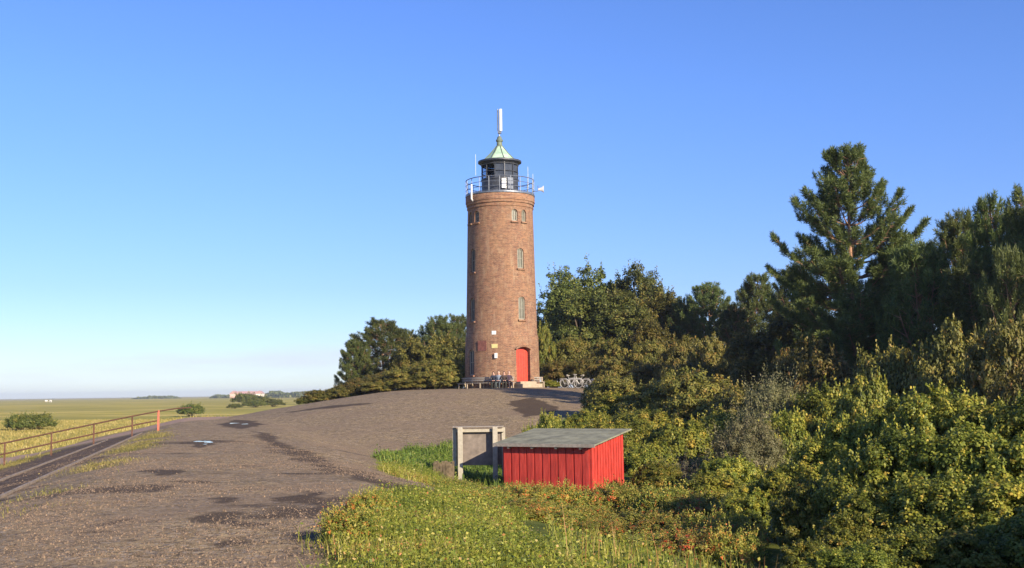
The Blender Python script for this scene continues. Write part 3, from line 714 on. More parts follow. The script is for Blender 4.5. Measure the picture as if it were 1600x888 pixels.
# ------------------------------------------------------------------ bicycles and bin
M['alu'] = simple('alu', (.42, .40, .36), .5, .2, .1, 8); M['rubber'] = simple('rubber', (.16, .15, .14), .8)
def bicycle(px_, d, rz, label):
    q = at(px_, 607, d); T = thing('bicycle', (q.x, q.y, Hf(q.x, q.y)), label, 'bicycle', rz, 'bicycles parked by the hedge')
    wr = .34
    for cx in (-.53, .53):
        b = MB(); b.tube([(cx + wr * math.cos(2 * PI * k / 28), 0, wr + wr * math.sin(2 * PI * k / 28)) for k in range(29)], .022, 6, caps=False); wh = b.build('wheel', M['rubber'], T)
        b = MB(); b.tube([(cx + .31 * math.cos(2 * PI * k / 28), 0, wr + .31 * math.sin(2 * PI * k / 28)) for k in range(29)], .014, 5, caps=False)
        for k in range(14): a = 2 * PI * k / 14; b.tube([(cx, 0, wr), (cx + .31 * math.cos(a), 0, wr + .31 * math.sin(a))], .004, 4)
        b.tube([(cx, -.05, wr), (cx, .05, wr)], .025, 8); b.build('rim', M['alu'], wh)
        b = MB(); b.tube([(cx + .39 * math.cos(R_(10 + 14 * k)), 0, wr + .39 * math.sin(R_(10 + 14 * k))) for k in range(12)], .028, 5); b.build('mudguard', M['alu'], T)
    b = MB(); bb, hd, hd2, st_, ra = (-.05, 0, .30), (.38, 0, .78), (.36, 0, .88), (-.2, 0, .74), (-.53, 0, wr)
    for p0, p1, r in ((bb, hd, .022), (st_, hd, .02), (bb, st_, .02), (bb, ra, .014), (st_, ra, .012), (hd2, hd, .024), (hd, (.53, 0, wr), .018)): b.tube([p0, p1], r, 7)
    b.build('frame', M['alu'], T)
    b = MB(); b.tube([hd2, (.34, 0, 1.02)], .016, 6); b.tube([(.2, -.28, 1.05), (.33, -.2, 1.03), (.35, 0, 1.02), (.33, .2, 1.03), (.2, .28, 1.05)], .015, 6); b.build('handlebar', M['alu'], T)
    b = MB(); b.tube([st_, (-.25, 0, .92)], .015, 6); b.build('seat_post', M['alu'], T)
    b = MB(); b.tube([(-.40, 0, .95), (-.33, 0, .96), (-.2, 0, .95), (-.1, 0, .945)], [.05, .09, .05, .02], 10); b.build('saddle', M['frame_pale'], T, smooth=True)
    b = MB(); b.box((-.62, 0, .74), (.42, .14, .02)); b.tube([(-.53, .05, wr), (-.7, .06, .73)], .008, 5); b.tube([(-.53, -.05, wr), (-.7, -.06, .73)], .008, 5); b.build('carrier', M['alu'], T)
    b = MB(); b.tube([(-.05, -.12, .30), (-.05, .12, .30)], .02, 6); b.tube([(-.05, -.1, .30), (.1, -.12, .24)], .012, 5); b.tube([(-.05, .1, .30), (-.2, .12, .36)], .012, 5); b.box((.12, -.16, .24), (.09, .08, .02)); b.box((-.22, .16, .36), (.09, .08, .02)); b.build('crank', M['iron_grey'], T)
bicycle(893, 87.2, R_(-14), 'pale silver bicycle standing by the hedge, closer to the tower')
bicycle(905, 88.0, R_(170), 'pale silver bicycle standing by the hedge, closer to the grey bin')
q = at(928, 607, 88.2); T = thing('litter_bin', (q.x, q.y, Hf(q.x, q.y)), 'pale grey upright litter bin before the hedge', 'bin', R_(20))
b = MB(); b.lathe([(.19, 0), (.23, .58), (.24, .6)], 20); b.build('body', M['white'], T, smooth=True)
b = MB(); b.lathe([(.25, .6), (.255, .64), (.2, .7), (.05, .74)], 20); b.build('lid', M['iron_grey'], T, smooth=True)
b = MB(); b.tube([(.24, 0, .3), (.3, 0, .5), (.34, 0, .75)], .02, 6); b.build('handle', M['iron_grey'], T)

# ------------------------------------------------------------------ red shed
SH = R_(-29)
SW, SDp, HF, HB = 3.06, 2.45, 1.74, 2.06
c0 = at(922, 697, 36.0)                       # front corner nearest the camera
corner = Vector((c0.x, c0.y, 0))
ux = Vector((math.cos(SH), math.sin(SH), 0)); uy = Vector((-math.sin(SH), math.cos(SH), 0))
orig = corner - ux * SW                        # front wall's far end
gz = at(922, 697, 36.0).z - HF
SHD = thing('shed', (orig.x, orig.y, gz), 'small red board shed with grey felt lean-to roof', 'shed', SH)
def shed_paint(nm, c):
    m, t, p, o = mat(nm); tc = N(t, 'ShaderNodeTexCoord'); mp = N(t, 'ShaderNodeMapping'); mp.inputs['Scale'].default_value = (9, 9, .9); t.links.new(tc.outputs['Object'], mp.inputs[0])
    n = noise(t, mp.outputs[0], 2.2, 6, .65)
    t.links.new(ramp(t, n, [(.3, tuple(x * .5 for x in c)), (.55, c), (.75, (c[0] * 1.08, c[1] * 2.2, c[2] * 2.2))]), p.inputs['Base Color']); p.inputs['Roughness'].default_value = .7
    bump(t, p, n, .5, .006); return m
M['shed_red'] = shed_paint('shed_red', (.50, .042, .027))
def board_wall(a, b_, h0, h1, nrm, n, ww, seed):
    """vertical boards from a to b_ with heights h0..h1, battens alternately proud"""
    m_ = MB(); rr = random.Random(seed); a = Vector(a); b_ = Vector(b_); L = (b_ - a).length; u = (b_ - a) / L; nrm = Vector(nrm)
    def slab(s0, s1, off, th):
        q = []
        for s in (s0, s1):
            hh = h0 + (h1 - h0) * s / L
            for zz in (-.3, hh):
                for o in (off, off + th): q.append(a + u * s + nrm * o + Vector((0, 0, zz)))
        m_.add(q, [(0, 1, 3, 2), (4, 6, 7, 5), (0, 4, 5, 1), (2, 3, 7, 6), (0, 2, 6, 4), (1, 5, 7, 3)])
    slab(0, L, -.03, .025)
    pitch = L / n
    for k in range(n):
        j = rr.uniform(-.006, .006); slab(k * pitch + .001 if k == 0 else k * pitch + (pitch - ww) / 2 + j, min(L, k * pitch + (pitch + ww) / 2 + j), 0 + rr.uniform(0, .004), .024)
    return m_
board_wall((0, 0, 0), (SW, 0, 0), HF, HF, (0, -1, 0), 11, .225, 1).build('front_wall', M['shed_red'], SHD)
board_wall((SW + .03, 0, 0), (SW + .03, SDp, 0), HF, HB, (1, 0, 0), 12, .15, 2).build('side_wall', M['shed_red'], SHD)
board_wall((-.03, SDp, 0), (-.03, 0, 0), HB, HF, (-1, 0, 0), 12, .15, 3).build('side_wall', M['shed_red'], SHD)
board_wall((SW, SDp + .03, 0), (0, SDp + .03, 0), HB, HB, (0, 1, 0), 11, .225, 4).build('back_wall', M['shed_red'], SHD)
# roof slab
felt = simple('felt', (.205, .20, .13), .95, 0, .42, 2.4, .004)
sl = (HB - HF) / SDp; b = MB()
def rz_(y): return HF + .035 + sl * y
ov = dict(x0=-.30, x1=SW + .26, y0=-.20, y1=SDp + .22)
seams = [ov['y0'], .75, 1.75, ov['y1']]
for y0, y1, lift in zip(seams, seams[1:], (0, .006, .012)):
    q = [Vector((x, y, rz_(y) + z + lift)) for x in (ov['x0'], ov['x1']) for y in (y0, y1 + (.03 if y1 < 2 else 0)) for z in (0, .045)]
    b.add(q, [(0, 1, 3, 2), (4, 6, 7, 5), (0, 4, 5, 1), (2, 3, 7, 6), (0, 2, 6, 4), (1, 5, 7, 3)])
b.build('roof', felt, SHD)
b = MB(); b.box(((ov['x0'] + ov['x1']) / 2, ov['y0'] - .013, rz_(ov['y0']) + .0), (ov['x1'] - ov['x0'], .024, .1)); b.build('fascia', M['wood_grey'], SHD)
for k in range(4):
    b = MB(); x = .25 + k * .85; b.box((x, .9, rz_(.9) - .06), (.07, 2.2, .1), rx=math.atan(sl)); b.build('rafter', M['wood_grey'], SHD)

# ------------------------------------------------------------------ notice board
M['post_grey'] = simple('post_grey', (.38, .34, .26), .85, 0, .18, 10, .004)
M['panel_brown'] = simple('panel_brown', (.19, .155, .125), .9, 0, .3, 5)
pl, pr = at(719.8, 770, 38.9), at(774.5, 769, 38.9)
rzb = math.atan2(pr.y - pl.y, pr.x - pl.x); wid = (Vector((pr.x, pr.y, 0)) - Vector((pl.x, pl.y, 0))).length
NB = thing('notice_board', (pl.x, pl.y, Hf(pl.x, pl.y)), 'blank wooden notice board on two pale square posts', 'notice board', rzb)
zt_ = at(720, 668, 38.9).z - Hf(pl.x, pl.y)
kx = 38.9 / F
for xx in (0, wid):
    b = MB(); b.box((xx, 0, zt_ / 2 - .2), (.165, .14, zt_ + .4)); b.build('post', M['post_grey'], NB, bevel=.012)
zp0, zp1 = zt_ - (727 - 668) * kx, zt_ - .16
b = MB(); b.box((wid / 2 + .08, .24, (zp0 + zp1) / 2), (1.60, .04, zp1 - zp0)); b.build('panel', M['panel_brown'], NB)
b = MB(); b.box((-.2, .20, (zp0 + zt_) / 2 - .02), (.12, .10, zt_ - zp0)); b.build('stile', M['post_grey'], NB)
b = MB(); b.box((wid + .28, .22, (zp0 + zt_) / 2 - .2), (.12, .10, zt_ - zp0 + .36)); b.build('stile', M['post_grey'], NB)
b = MB(); b.box((wid / 2 + .07, .15, zt_ - .115), (1.65, .16, .10)); b.build('rail', M['post_grey'], NB)
b = MB(); b.box((wid / 2 + .02, .16, zt_ + .012), (1.72, .42, .024)); b.build('cap', M['wood_grey'], NB)

# slatted wooden bin
sp = at(693.5, 780, 35.2); SBN = thing('slatted_bin', (sp.x, sp.y, Hf(sp.x, sp.y)), 'low weathered box of upright wooden slats near the notice board', 'bin', R_(-14))
rr = random.Random(4)
M['stake'] = simple('stake', (.15, .11, .06), .9, 0, .6, 7, .006)
for side in range(4):
    b = MB()
    for k in range(5):
        off = (-.2 + k * .1); hh = .66 + rr.uniform(-.05, .05)
        c = {0: (off, -.25), 1: (.25, off), 2: (off, .25), 3: (-.25, off)}[side]
        b.box((c[0], c[1], hh / 2 - .05), (.085, .03, hh + .1) if side % 2 == 0 else (.03, .085, hh + .1), rz=rr.uniform(-.04, .04))
    b.build('slat_panel', M['stake'], SBN)
b = MB(); b.lathe([(.21, .0), (.22, .5)], 16); b.build('liner', M['wood_dark'], SBN)

# ------------------------------------------------------------------ handrail
M['rust'] = simple('rust', (.11, .05, .028), .85, .1, .4, 7); M['orange_red'] = simple('orange_red', (.46, .10, .05), .6, 0, .25, 8)
def rail_pt(u, lift=0):
    a = Vector((-23.3, 47.5)); e_ = Vector((-18.2, 61.5)); q = a.lerp(e_, u); return Vector((q.x, q.y, Hf(q.x, q.y) + lift))
HR = thing('handrail', rail_pt(.5), 'rusty two-bar handrail with one orange red post running down the dike slope', 'handrail'); HO = HR.location
us = [-.17, .02, .22, .41, .60, .79]
for u in us:
    q = rail_pt(u) - HO; b = MB(); b.box((q.x, q.y, q.z + .5), (.075, .075, 1.1), rz=.4); b.build('post', M['rust'], HR)
ub = .93; q = rail_pt(ub) - HO; b = MB(); b.box((q.x, q.y, q.z + .5), (.10, .09, 1.15), rz=.4); o = b.build('post', M['orange_red'], HR); o['label'] = 'bright orange red end post'
for lift in (1.02, .55):
    b = MB(); b.tube([rail_pt(-.3 + (1.42 if lift > .8 else 1.22) * k / 16, lift) - HO for k in range(17)], .035, 6); b.build('rail', M['rust'], HR)

# ------------------------------------------------------------------ vegetation generators
def leaf_quads(P, Nn, size, aspect, g, fold=.12):
    n = len(P); t = g.normal(size=(n, 3)); t -= Nn * (t * Nn).sum(1, keepdims=True); t /= np.linalg.norm(t, axis=1, keepdims=True) + 1e-9
    b = np.cross(Nn, t); s = size[:, None]
    off = Nn * s * fold
    return np.stack([P - t * s * .5, P - b * s * aspect * .5 + off, P + t * s * .5, P + b * s * aspect * .5 + off], 1)
def unit(v): return v / (np.linalg.norm(v, axis=-1, keepdims=True) + 1e-9)
def dome(g, n, lo=-.15):
    u = g.uniform(lo, 1, n); a = g.uniform(0, 2 * PI, n); r = np.sqrt(np.maximum(0, 1 - u * u)); return np.stack([r * np.cos(a), r * np.sin(a), u], 1)
def lump(d, seed):   # uneven outline
    g = np.random.default_rng(seed); s = np.zeros(len(d))
    for k in range(9):
        v = unit(g.normal(size=3)); s += g.uniform(-.12, .30) * np.exp(-((1 - d @ v) / .22))
    return .82 + s
def leaf_clusters(g, C, rad_, nl, leaf, aspect, centre, upw=.5, tint0=None):
    nC = len(C); idx = np.repeat(np.arange(nC), nl); n = len(idx)
    d = unit(g.normal(size=(n, 3))); r = rad_[idx] * g.uniform(.25, 1, n) ** .6
    off = d * r[:, None]; off[:, 2] *= .75
    P = C[idx] + off
    out = unit(P - centre)
    Nn = unit(.75 * d + .55 * out + upw * np.array([0, 0, 1.0]) + g.normal(size=(n, 3)) * .42)
    size = leaf * g.uniform(.65, 1.3, n)
    t0 = g.normal(.42, .16, nC) if tint0 is None else tint0
    tint = np.clip(t0[idx] + g.normal(0, .13, n), 0, 1)
    return leaf_quads(P, Nn, size, aspect, g), tint
def sprigs(g, B, D, L, nl, leaf, aspect, t0=.5):
    """leafy twig tips: start points B, directions D"""
    n = len(B); k = np.tile(np.arange(nl), n); idx = np.repeat(np.arange(n), nl); f = (k + .5) / nl
    bend = np.array([0, 0, .25])
    P = B[idx] + D[idx] * (L[idx] * f)[:, None] + bend * (L[idx] * f * f)[:, None]
    sd_ = unit(np.cross(D[idx], g.normal(size=(len(idx), 3)))); P = P + sd_ * leaf * .45
    Nn = unit(np.cross(sd_, D[idx]) + g.normal(size=(len(idx), 3)) * .5)
    return leaf_quads(P, Nn, leaf * g.uniform(.6, 1.15, len(idx)), aspect, g), np.clip(t0 + g.normal(0, .16, len(idx)), 0, 1)

def bush_mesh(seed, rx, h, ncl, lpc, leaf, aspect, clr, m_, nsp=60, spl=.4, red=0.0, name='foliage', tb=.42):
    g = np.random.default_rng(seed)
    d = dome(g, ncl, -.25); rho = g.uniform(.12, 1, ncl) ** .45; R = lump(d, seed + 5)
    C = d * (rho * R)[:, None] * np.array([rx, rx, h * .56]) + np.array([0, 0, h * .42])
    C[:, 2] = np.maximum(C[:, 2], .08)
    cen = np.array([0, 0, h * .3])
    tint0 = np.clip(g.normal(tb, .15, ncl), 0, .85)
    V, T = leaf_clusters(g, C, clr * g.uniform(.6, 1.35, ncl), lpc, leaf, aspect, cen, .45, tint0)
    if red:
        seed_ = g.choice(len(T), int(len(T) * red / 9)); near_ = (seed_[:, None] + np.arange(9)[None, :]).ravel() % len(T)
        c0_ = V[seed_].mean(1)[:, None, :] + g.normal(size=(len(seed_), 9, 3)) * .03
        V[near_] = V[near_] - V[near_].mean(1, keepdims=True) + c0_.reshape(-1, 1, 3); T[near_] = np.clip(g.normal(.95, .05, len(near_)), 0, 1)
    k = g.choice(ncl, nsp); dd = unit(unit(C[k] - cen) * .8 + np.array([0, 0, .7]) + g.normal(size=(nsp, 3)) * .3)
    V2, T2 = sprigs(g, C[k] + unit(C[k] - cen) * clr * .5, dd, g.uniform(.5, 1.2, nsp) * spl, 12, leaf, aspect, tb + .12)
    me = np_mesh(name, np.concatenate([V, V2]).reshape(-1, 3), 4, [m_], np.concatenate([T, T2]))
    return me, C
def stems_mesh(seed, C, h, n, r0, m_, name='stems', trunk=False):
    rr = random.Random(seed); b = MB(); idx = [rr.randrange(len(C)) for _ in range(n)]
    for i in idx:
        e = Vector(C[i]); s = Vector((rr.uniform(-.25, .25), rr.uniform(-.25, .25), -.15)); mid = s.lerp(e, .5) + Vector((rr.uniform(-.15, .15), rr.uniform(-.15, .15), h * .08))
        b.tube([s, s.lerp(mid, .6), mid, mid.lerp(e, .6), e], [r0, r0 * .85, r0 * .65, r0 * .45, r0 * .2], 5)
    me_o = b.build(name, m_); me = me_o.data; bpy.data.objects.remove(me_o); return me

def tree_mesh(seed, h, rx, nlobe, ncl, lpc, leaf, aspect, m_, z0=.18, spl=.7, slim=1.0):
    g = np.random.default_rng(seed)
    d = dome(g, nlobe, -.55); rho = g.uniform(.25, 1, nlobe) ** .5
    cz = h * (z0 + 1) / 2; hz = h * (1 - z0) / 2
    L = d * rho[:, None] * np.array([rx * .78, rx * .78, hz * .84]) + np.array([0, 0, cz])
    lr = rx * g.uniform(.28, .46, nlobe)
    C = []; lob = []
    for i in range(nlobe):
        dd = dome(g, ncl, -.5); rr = g.uniform(.3, 1, ncl) ** .5 * lump(dd, seed * 31 + i)
        C.append(L[i] + dd * (rr * lr[i])[:, None] * np.array([1, 1, 1.15 * slim])); lob += [i] * ncl
    C = np.concatenate(C); cen = np.array([0, 0, cz - hz * .2])
    t0 = np.clip(g.normal(.42, .1, nlobe)[np.array(lob)] + g.normal(0, .12, len(C)), 0, 1)
    V, T = leaf_clusters(g, C, rx * .13 * g.uniform(.6, 1.3, len(C)), lpc, leaf, aspect, cen, .5, t0)
    top = np.argsort(-(C[:, 2] / h + .5 * np.hypot(C[:, 0], C[:, 1]) / rx))[:len(C) // 2]; k = g.choice(top, 160)
    dd = unit(unit(C[k] - cen) * .6 + np.array([0, 0, .9]) + g.normal(size=(160, 3)) * .25)
    V2, T2 = sprigs(g, C[k], dd, g.uniform(.5, 1.3, 160) * spl, 14, leaf, aspect, .5)
    me = np_mesh('crown', np.concatenate([V, V2]).reshape(-1, 3), 4, [m_], np.concatenate([T, T2]))
    b = MB(); rr = random.Random(seed); top_ = Vector((rr.uniform(-.3, .3), rr.uniform(-.3, .3), h * .72))
    tp = [Vector((0, 0, -.4)), Vector((.05, 0, h * .2)), Vector((-.05, .05, h * .45)), top_]; r0 = h * .022
    b.tube(tp, [r0 * 1.25, r0, r0 * .7, r0 * .2], 9)
    for i in range(nlobe):
        e = Vector(L[i]); zz = max(h * .16, min(h * .6, e.z * .6)); s = tp[1].lerp(tp[2], max(0, min(1, (zz / h - .2) / .25))); s.z = zz
        md = s.lerp(e, .5) + Vector((0, 0, h * .03)); b.tube([s, md, e], [r0 * .5, r0 * .33, r0 * .12], 6)
    o = b.build('trunk', M['bark'], smooth=True); tm = o.data; bpy.data.objects.remove(o)
    return me, tm

def pine_mesh(seed, h, rmax, z0=.1, step=.55, tuft=46, ln=.26, wd=.055, dens=1.0, lean=0.0, prof=None, gap=None, tl=.5, tight=.55, top=.25, elmax=58):
    """whorled pine: branches carrying upswept needle tufts"""
    g = np.random.default_rng(seed); rr = random.Random(seed)
    B = MB(); TP = []; TD = []; TT = []
    def axis_at(z): u = z / h; return Vector((lean * u * u * h + .12 * math.sin(u * 7 + seed), .1 * math.sin(u * 5 + seed * 2), z))
    tr = [axis_at(h * k / 12) for k in range(13)]; tr[0].z = -.5
    B.tube(tr, [h * .017 * (1 - .93 * k / 12) + .012 for k in range(13)], 8)
    pf = prof or (lambda u: min(1, (u * 1.9) ** .8) * (1 - .15 * max(0, u - .6) / .4))
    z = h * z0
    while z < h - top:
        u = (h - z) / (h * (1 - z0)); n = max(3, int(round((4.6 + rr.random() * 2) * dens)))
        a0 = rr.uniform(0, 6.28)
        for k in range(n):
            a = a0 + 2 * PI * k / n + rr.uniform(-.35, .35)
            L = rmax * pf(u) * rr.uniform(.62, 1.1) + .15
            if gap and gap(a, z / h, rr): continue
            el = R_(elmax) * max(0.0, 1 - u) ** 1.3 + R_(rr.uniform(-4, 16))
            dh = Vector((math.cos(a), math.sin(a), 0)); s = axis_at(z)
            pts = []
            for i in range(6):
                f = i / 5; pts.append(s + dh * (L * f * math.cos(el)) + Vector((0, 0, L * (f * math.sin(el) - .10 * math.sin(PI * f) + .16 * f ** 3))))
            B.tube(pts, [.05 * (1 - f_ / 5.5) * (.35 + .65 * L / rmax) + .008 for f_ in range(6)], 5, caps=False)
            m_ = max(2, int(L / .30))
            for j in range(m_):
                f = .32 + .68 * (j + rr.random()) / m_; f = min(1, f); i0 = min(4, int(f * 5)); p = pts[i0].lerp(pts[i0 + 1], f * 5 - i0)
                for sd in (-1, 1):
                    if rr.random() < .12: continue
                    perp = Vector((-dh.y, dh.x, 0)) * sd; bl = min(.75, .22 + .42 * L * (1 - f) + .2) * rr.uniform(.5, 1.1)
                    e = p + (perp * .8 + dh * .6).normalized() * bl + Vector((0, 0, bl * rr.uniform(.1, .5)))
                    B.tube([p, e], [.014, .006], 4, caps=False)
                    nt_ = 1 if bl < .35 else 2
                    if u < .14 and rr.random() < .4: continue
                    for q_ in range(nt_):
                        pp_ = p.lerp(e, 1 - .45 * q_); TP.append(pp_); TD.append((dh * .45 + perp * .35 + Vector((0, 0, 1.0))).normalized()); TT.append(.35 + .25 * u * rr.random())
            TP.append(pts[5]); TD.append((dh * .6 + Vector((0, 0, .9))).normalized()); TT.append(.5)
        z += step * rr.uniform(.8, 1.25) * (tight + (1 - tight) * min(1, u * 2))
    for dz in np.arange(0, max(.3, top + .2), .24): TP.append(axis_at(h) - Vector((0, 0, float(dz)))); TD.append(Vector((0, 0, 1))); TT.append(.55)
    TP = np.array([tuple(p) for p in TP]); TD = np.array([tuple(p) for p in TD]); TT = np.array(TT)
    idx = np.repeat(np.arange(len(TP)), tuft); n = len(idx)
    dr = unit(TD[idx] * .75 + unit(g.normal(size=(n, 3))) * 1.0); l = ln * g.uniform(.7, 1.25, n) * g.uniform(.8, 1.25, len(TP))[idx]
    base = TP[idx] + TD[idx] * (g.uniform(-.3, tl, n) * ln)[:, None]
    cr = unit(np.cross(dr, g.normal(size=(n, 3))))
    V = np.stack([base, base + dr * (l * .5)[:, None] - cr * (l * wd)[:, None], base + dr * l[:, None], base + dr * (l * .5)[:, None] + cr * (l * wd)[:, None]], 1)
    tint = np.clip(TT[idx] + g.normal(0, .16, n), 0, 1)
    me = np_mesh('crown', V.reshape(-1, 3), 4, [M['needle']], tint)
    o = B.build('trunk', M['bark_pine'], smooth=True); tm = o.data; bpy.data.objects.remove(o)
    return me, tm

LIB = {}
def lib(kind):
    if kind in LIB: return LIB[kind]
    k, v = kind.split('_')[0], int(kind.split('_')[1])
    if k == 'rose':   me, C = bush_mesh(100 + v, 1.2, 1.2, 170, 95, .06, .75, .16, M['leaf_rose'], 190, .36, .05, tb=.47); r = (me, stems_mesh(v, C, 1.2, 30, .012, M['twig']), 1.2, 1.2)
    if k == 'near':   me, C = bush_mesh(200 + v, 1.7, 3.4, 430, 150, .077, .78, .215, M['leaf_yellow'], 140, .26, .02, tb=.41); r = (me, stems_mesh(v, C, 3.2, 34, .03, M['twig']), 1.7, 3.2)
    if k == 'olive':  me, C = bush_mesh(300 + v, 1.6, 2.6, 260, 120, .085, .3, .24, M['leaf_olive'], 260, .55, 0, tb=.5); r = (me, stems_mesh(v, C, 2.6, 34, .025, M['twig']), 1.6, 2.6)
    if k == 'brown':  me, C = bush_mesh(400 + v, 2.0, 3.0, 300, 110, .115, .7, .31, M['leaf_brown'], 80, .26, .03, tb=.46); r = (me, stems_mesh(v, C, 3.0, 26, .04, M['twig']), 2.0, 3.0)
    if k == 'green':  me, C = bush_mesh(500 + v, 1.8, 2.6, 280, 100, .105, .72, .27, M['leaf_yellow'], 100, .26, 0, tb=.44); r = (me, stems_mesh(v, C, 2.6, 26, .03, M['twig']), 1.8, 2.6)
    if k == 'dark':   me, C = bush_mesh(600 + v, 1.9, 2.2, 200, 60, .16, .6, .34, M['leaf_green'], 90, .5, 0, tb=.4); r = (me, stems_mesh(v, C, 2.2, 20, .03, M['twig']), 1.9, 2.2)
    if k == 'bare':   
        me, C = bush_mesh(700 + v, 1.2, 1.9, 120, 22, .05, .5, .2, M['leaf_olive'], 90, .5, 0, tb=.75); r = (me, stems_mesh(v, C, 1.9, 110, .013, M['twig']), 1.2, 1.9)
    if k == 'tree':   me, tm = tree_mesh(800 + v, 11, 3.6, 30, 18, 70, .21, .62, M['leaf_green'], .06, .8, 1.25); r = (me, tm, 3.6, 11)
    if k == 'btree':  me, tm = tree_mesh(850 + v, 8, 2.8, 22, 18, 64, .19, .65, M['leaf_brown'], .05, .6, 1.1); r = (me, tm, 2.8, 8)
    if k == 'pine':   me, tm = pine_mesh(900 + v, 9, 3.0, .06, .62, 64, .22, .065, elmax=48, tl=1.3); r = (me, tm, 3.0, 9)
    if k == 'young':  me, tm = pine_mesh(940 + v, 4.5, 1.5, .03, .42, 60, .18, .06, tl=1.6); r = (me, tm, 1.5, 4.5)
    LIB[kind] = r; return r
def plant(name, kind, loc, wid, hgt, label, cat, group=None, rz=None, parts=('crown', 'trunk'), wy=None):
    me, tm, rx, h = lib(kind)
    T = thing(name, loc, label, cat, rz if rz is not None else (loc[0] * 7.3 + loc[1] * 3.1) % 6.28, group)
    T.scale = (wid / rx, (wy or wid) / rx, hgt / h)
    link(parts[0], me, T); link(parts[1], tm, T)
    return T
def by_px(name, kind, px, ytop, hw, d, label, cat, group=None, rz=None, sink=.1, wscale=1.0):
    v = at(px, ytop, d); z = Hf(v.x, v.y) - sink
    tree = kind.split('_')[0] in ('tree', 'btree', 'pine', 'young')
    return plant(name, kind, (v.x, v.y, z), hw * d / F * wscale, max(.35, v.z - z) * ((.94 if kind[:4] == 'pine' else 1.0) if tree else .93), label, cat, group, rz, ('crown', 'trunk') if tree else ('foliage', 'stems'))

# ------------------------------------------------------------------ trees
G1 = 'dark pines of the wood beside the lighthouse'
# the big pine
me, tm = pine_mesh(77, 13.6, 3.9, .2, .80, 90, .22, .06, dens=1.4, lean=.004, top=.5, elmax=38, tl=1.5,
    prof=lambda u: min(1, .04 + 1.5 * u ** .85), tight=.8, gap=lambda a, f, rr: (math.cos(a) < -.1 and .5 < f < .9 and rr.random() < .22))
v = at(1322, 231, 60); T = thing('pine_tree', (v.x, v.y, Hf(v.x, v.y)), 'tallest pine with open ragged crown and bare orange trunk showing', 'pine tree', R_(40))
sc_ = (v.z - Hf(v.x, v.y)) / 13.9; T.scale = (sc_ * .9, sc_ * .9, sc_); link('crown', me, T); link('trunk', tm, T)
PINES = [  # px, ytop, halfw, d, kind, label
    (598, 496, 58, 124, 'pine_0', 'taller bushy pine standing apart by the sky edge beyond the brown hedge'),
    (556, 528, 34, 122, 'pine_1', 'small pine with sparse sky-lit tips at the outer end of the hedge'),
    (640, 512, 30, 128, 'pine_2', 'slim pine between the bushy pine and the lighthouse grove'),
    (684, 490, 46, 126, 'pine_2', 'pine rising behind the brown tree near the lighthouse wall'),
    (714, 489, 34, 130, 'pine_0', 'pine whose crown touches the shaded side of the lighthouse'),
    (1108, 437, 46, 101, 'pine_1', 'rounded dark pine beyond the leafy tall trees, first of the pine row'),
    (1070, 462, 36, 103, 'pine_2', 'low dark pine tucked before the first pine of the row'),
    (1182, 425, 48, 95, 'pine_0', 'middle pine of the row stepping up to the tallest pine'),
    (1150, 470, 44, 92, 'pine_2', 'lower pine standing before the middle of the pine row'),
    (1240, 408, 46, 86, 'pine_1', 'dense pine directly beside the tallest pine, on its tower side'),
    (1255, 470, 60, 78, 'pine_0', 'broad dark pine beneath the open branches of the tallest pine'),
    (1395, 392, 60, 66, 'pine_2', 'dark pine filling the foot of the tallest pine on its far side from the tower'),
    (1430, 402, 56, 54, 'young_0', 'lighter young pine with upright candle tips below the tallest pine'),
    (1494, 322, 62, 58, 'pine_1', 'dark pine with rounded head in the shaded wood, first above the saddle'),
    (1550, 300, 60, 54, 'pine_0', 'dark pine in the shaded wood with bristly uneven top'),
    (1604, 281, 62, 50, 'pine_2', 'highest dark pine of the shaded wood, cut by the picture edge'),
    (1450, 372, 44, 62, 'pine_0', 'dark pine in the saddle between tallest pine and shaded wood'),
    (1520, 400, 70, 50, 'pine_1', 'deep shaded pine standing low before the dark wood'),
    (1600, 380, 70, 46, 'pine_0', 'deep shaded pine low at the picture edge'),
    (1572, 415, 40, 44, 'young_1', 'slender young pine with pale upright tips before the dark wood'),
    (1340, 440, 70, 57, 'pine_2', 'spreading pine whose branches cross before the orange trunk foot'),
]
for px, yt, hw, d, k, lab in PINES: by_px('pine_tree', k, px, yt, hw * 1.12, d, lab, 'pine tree', G1, rz=(px * .37) % 6.28)
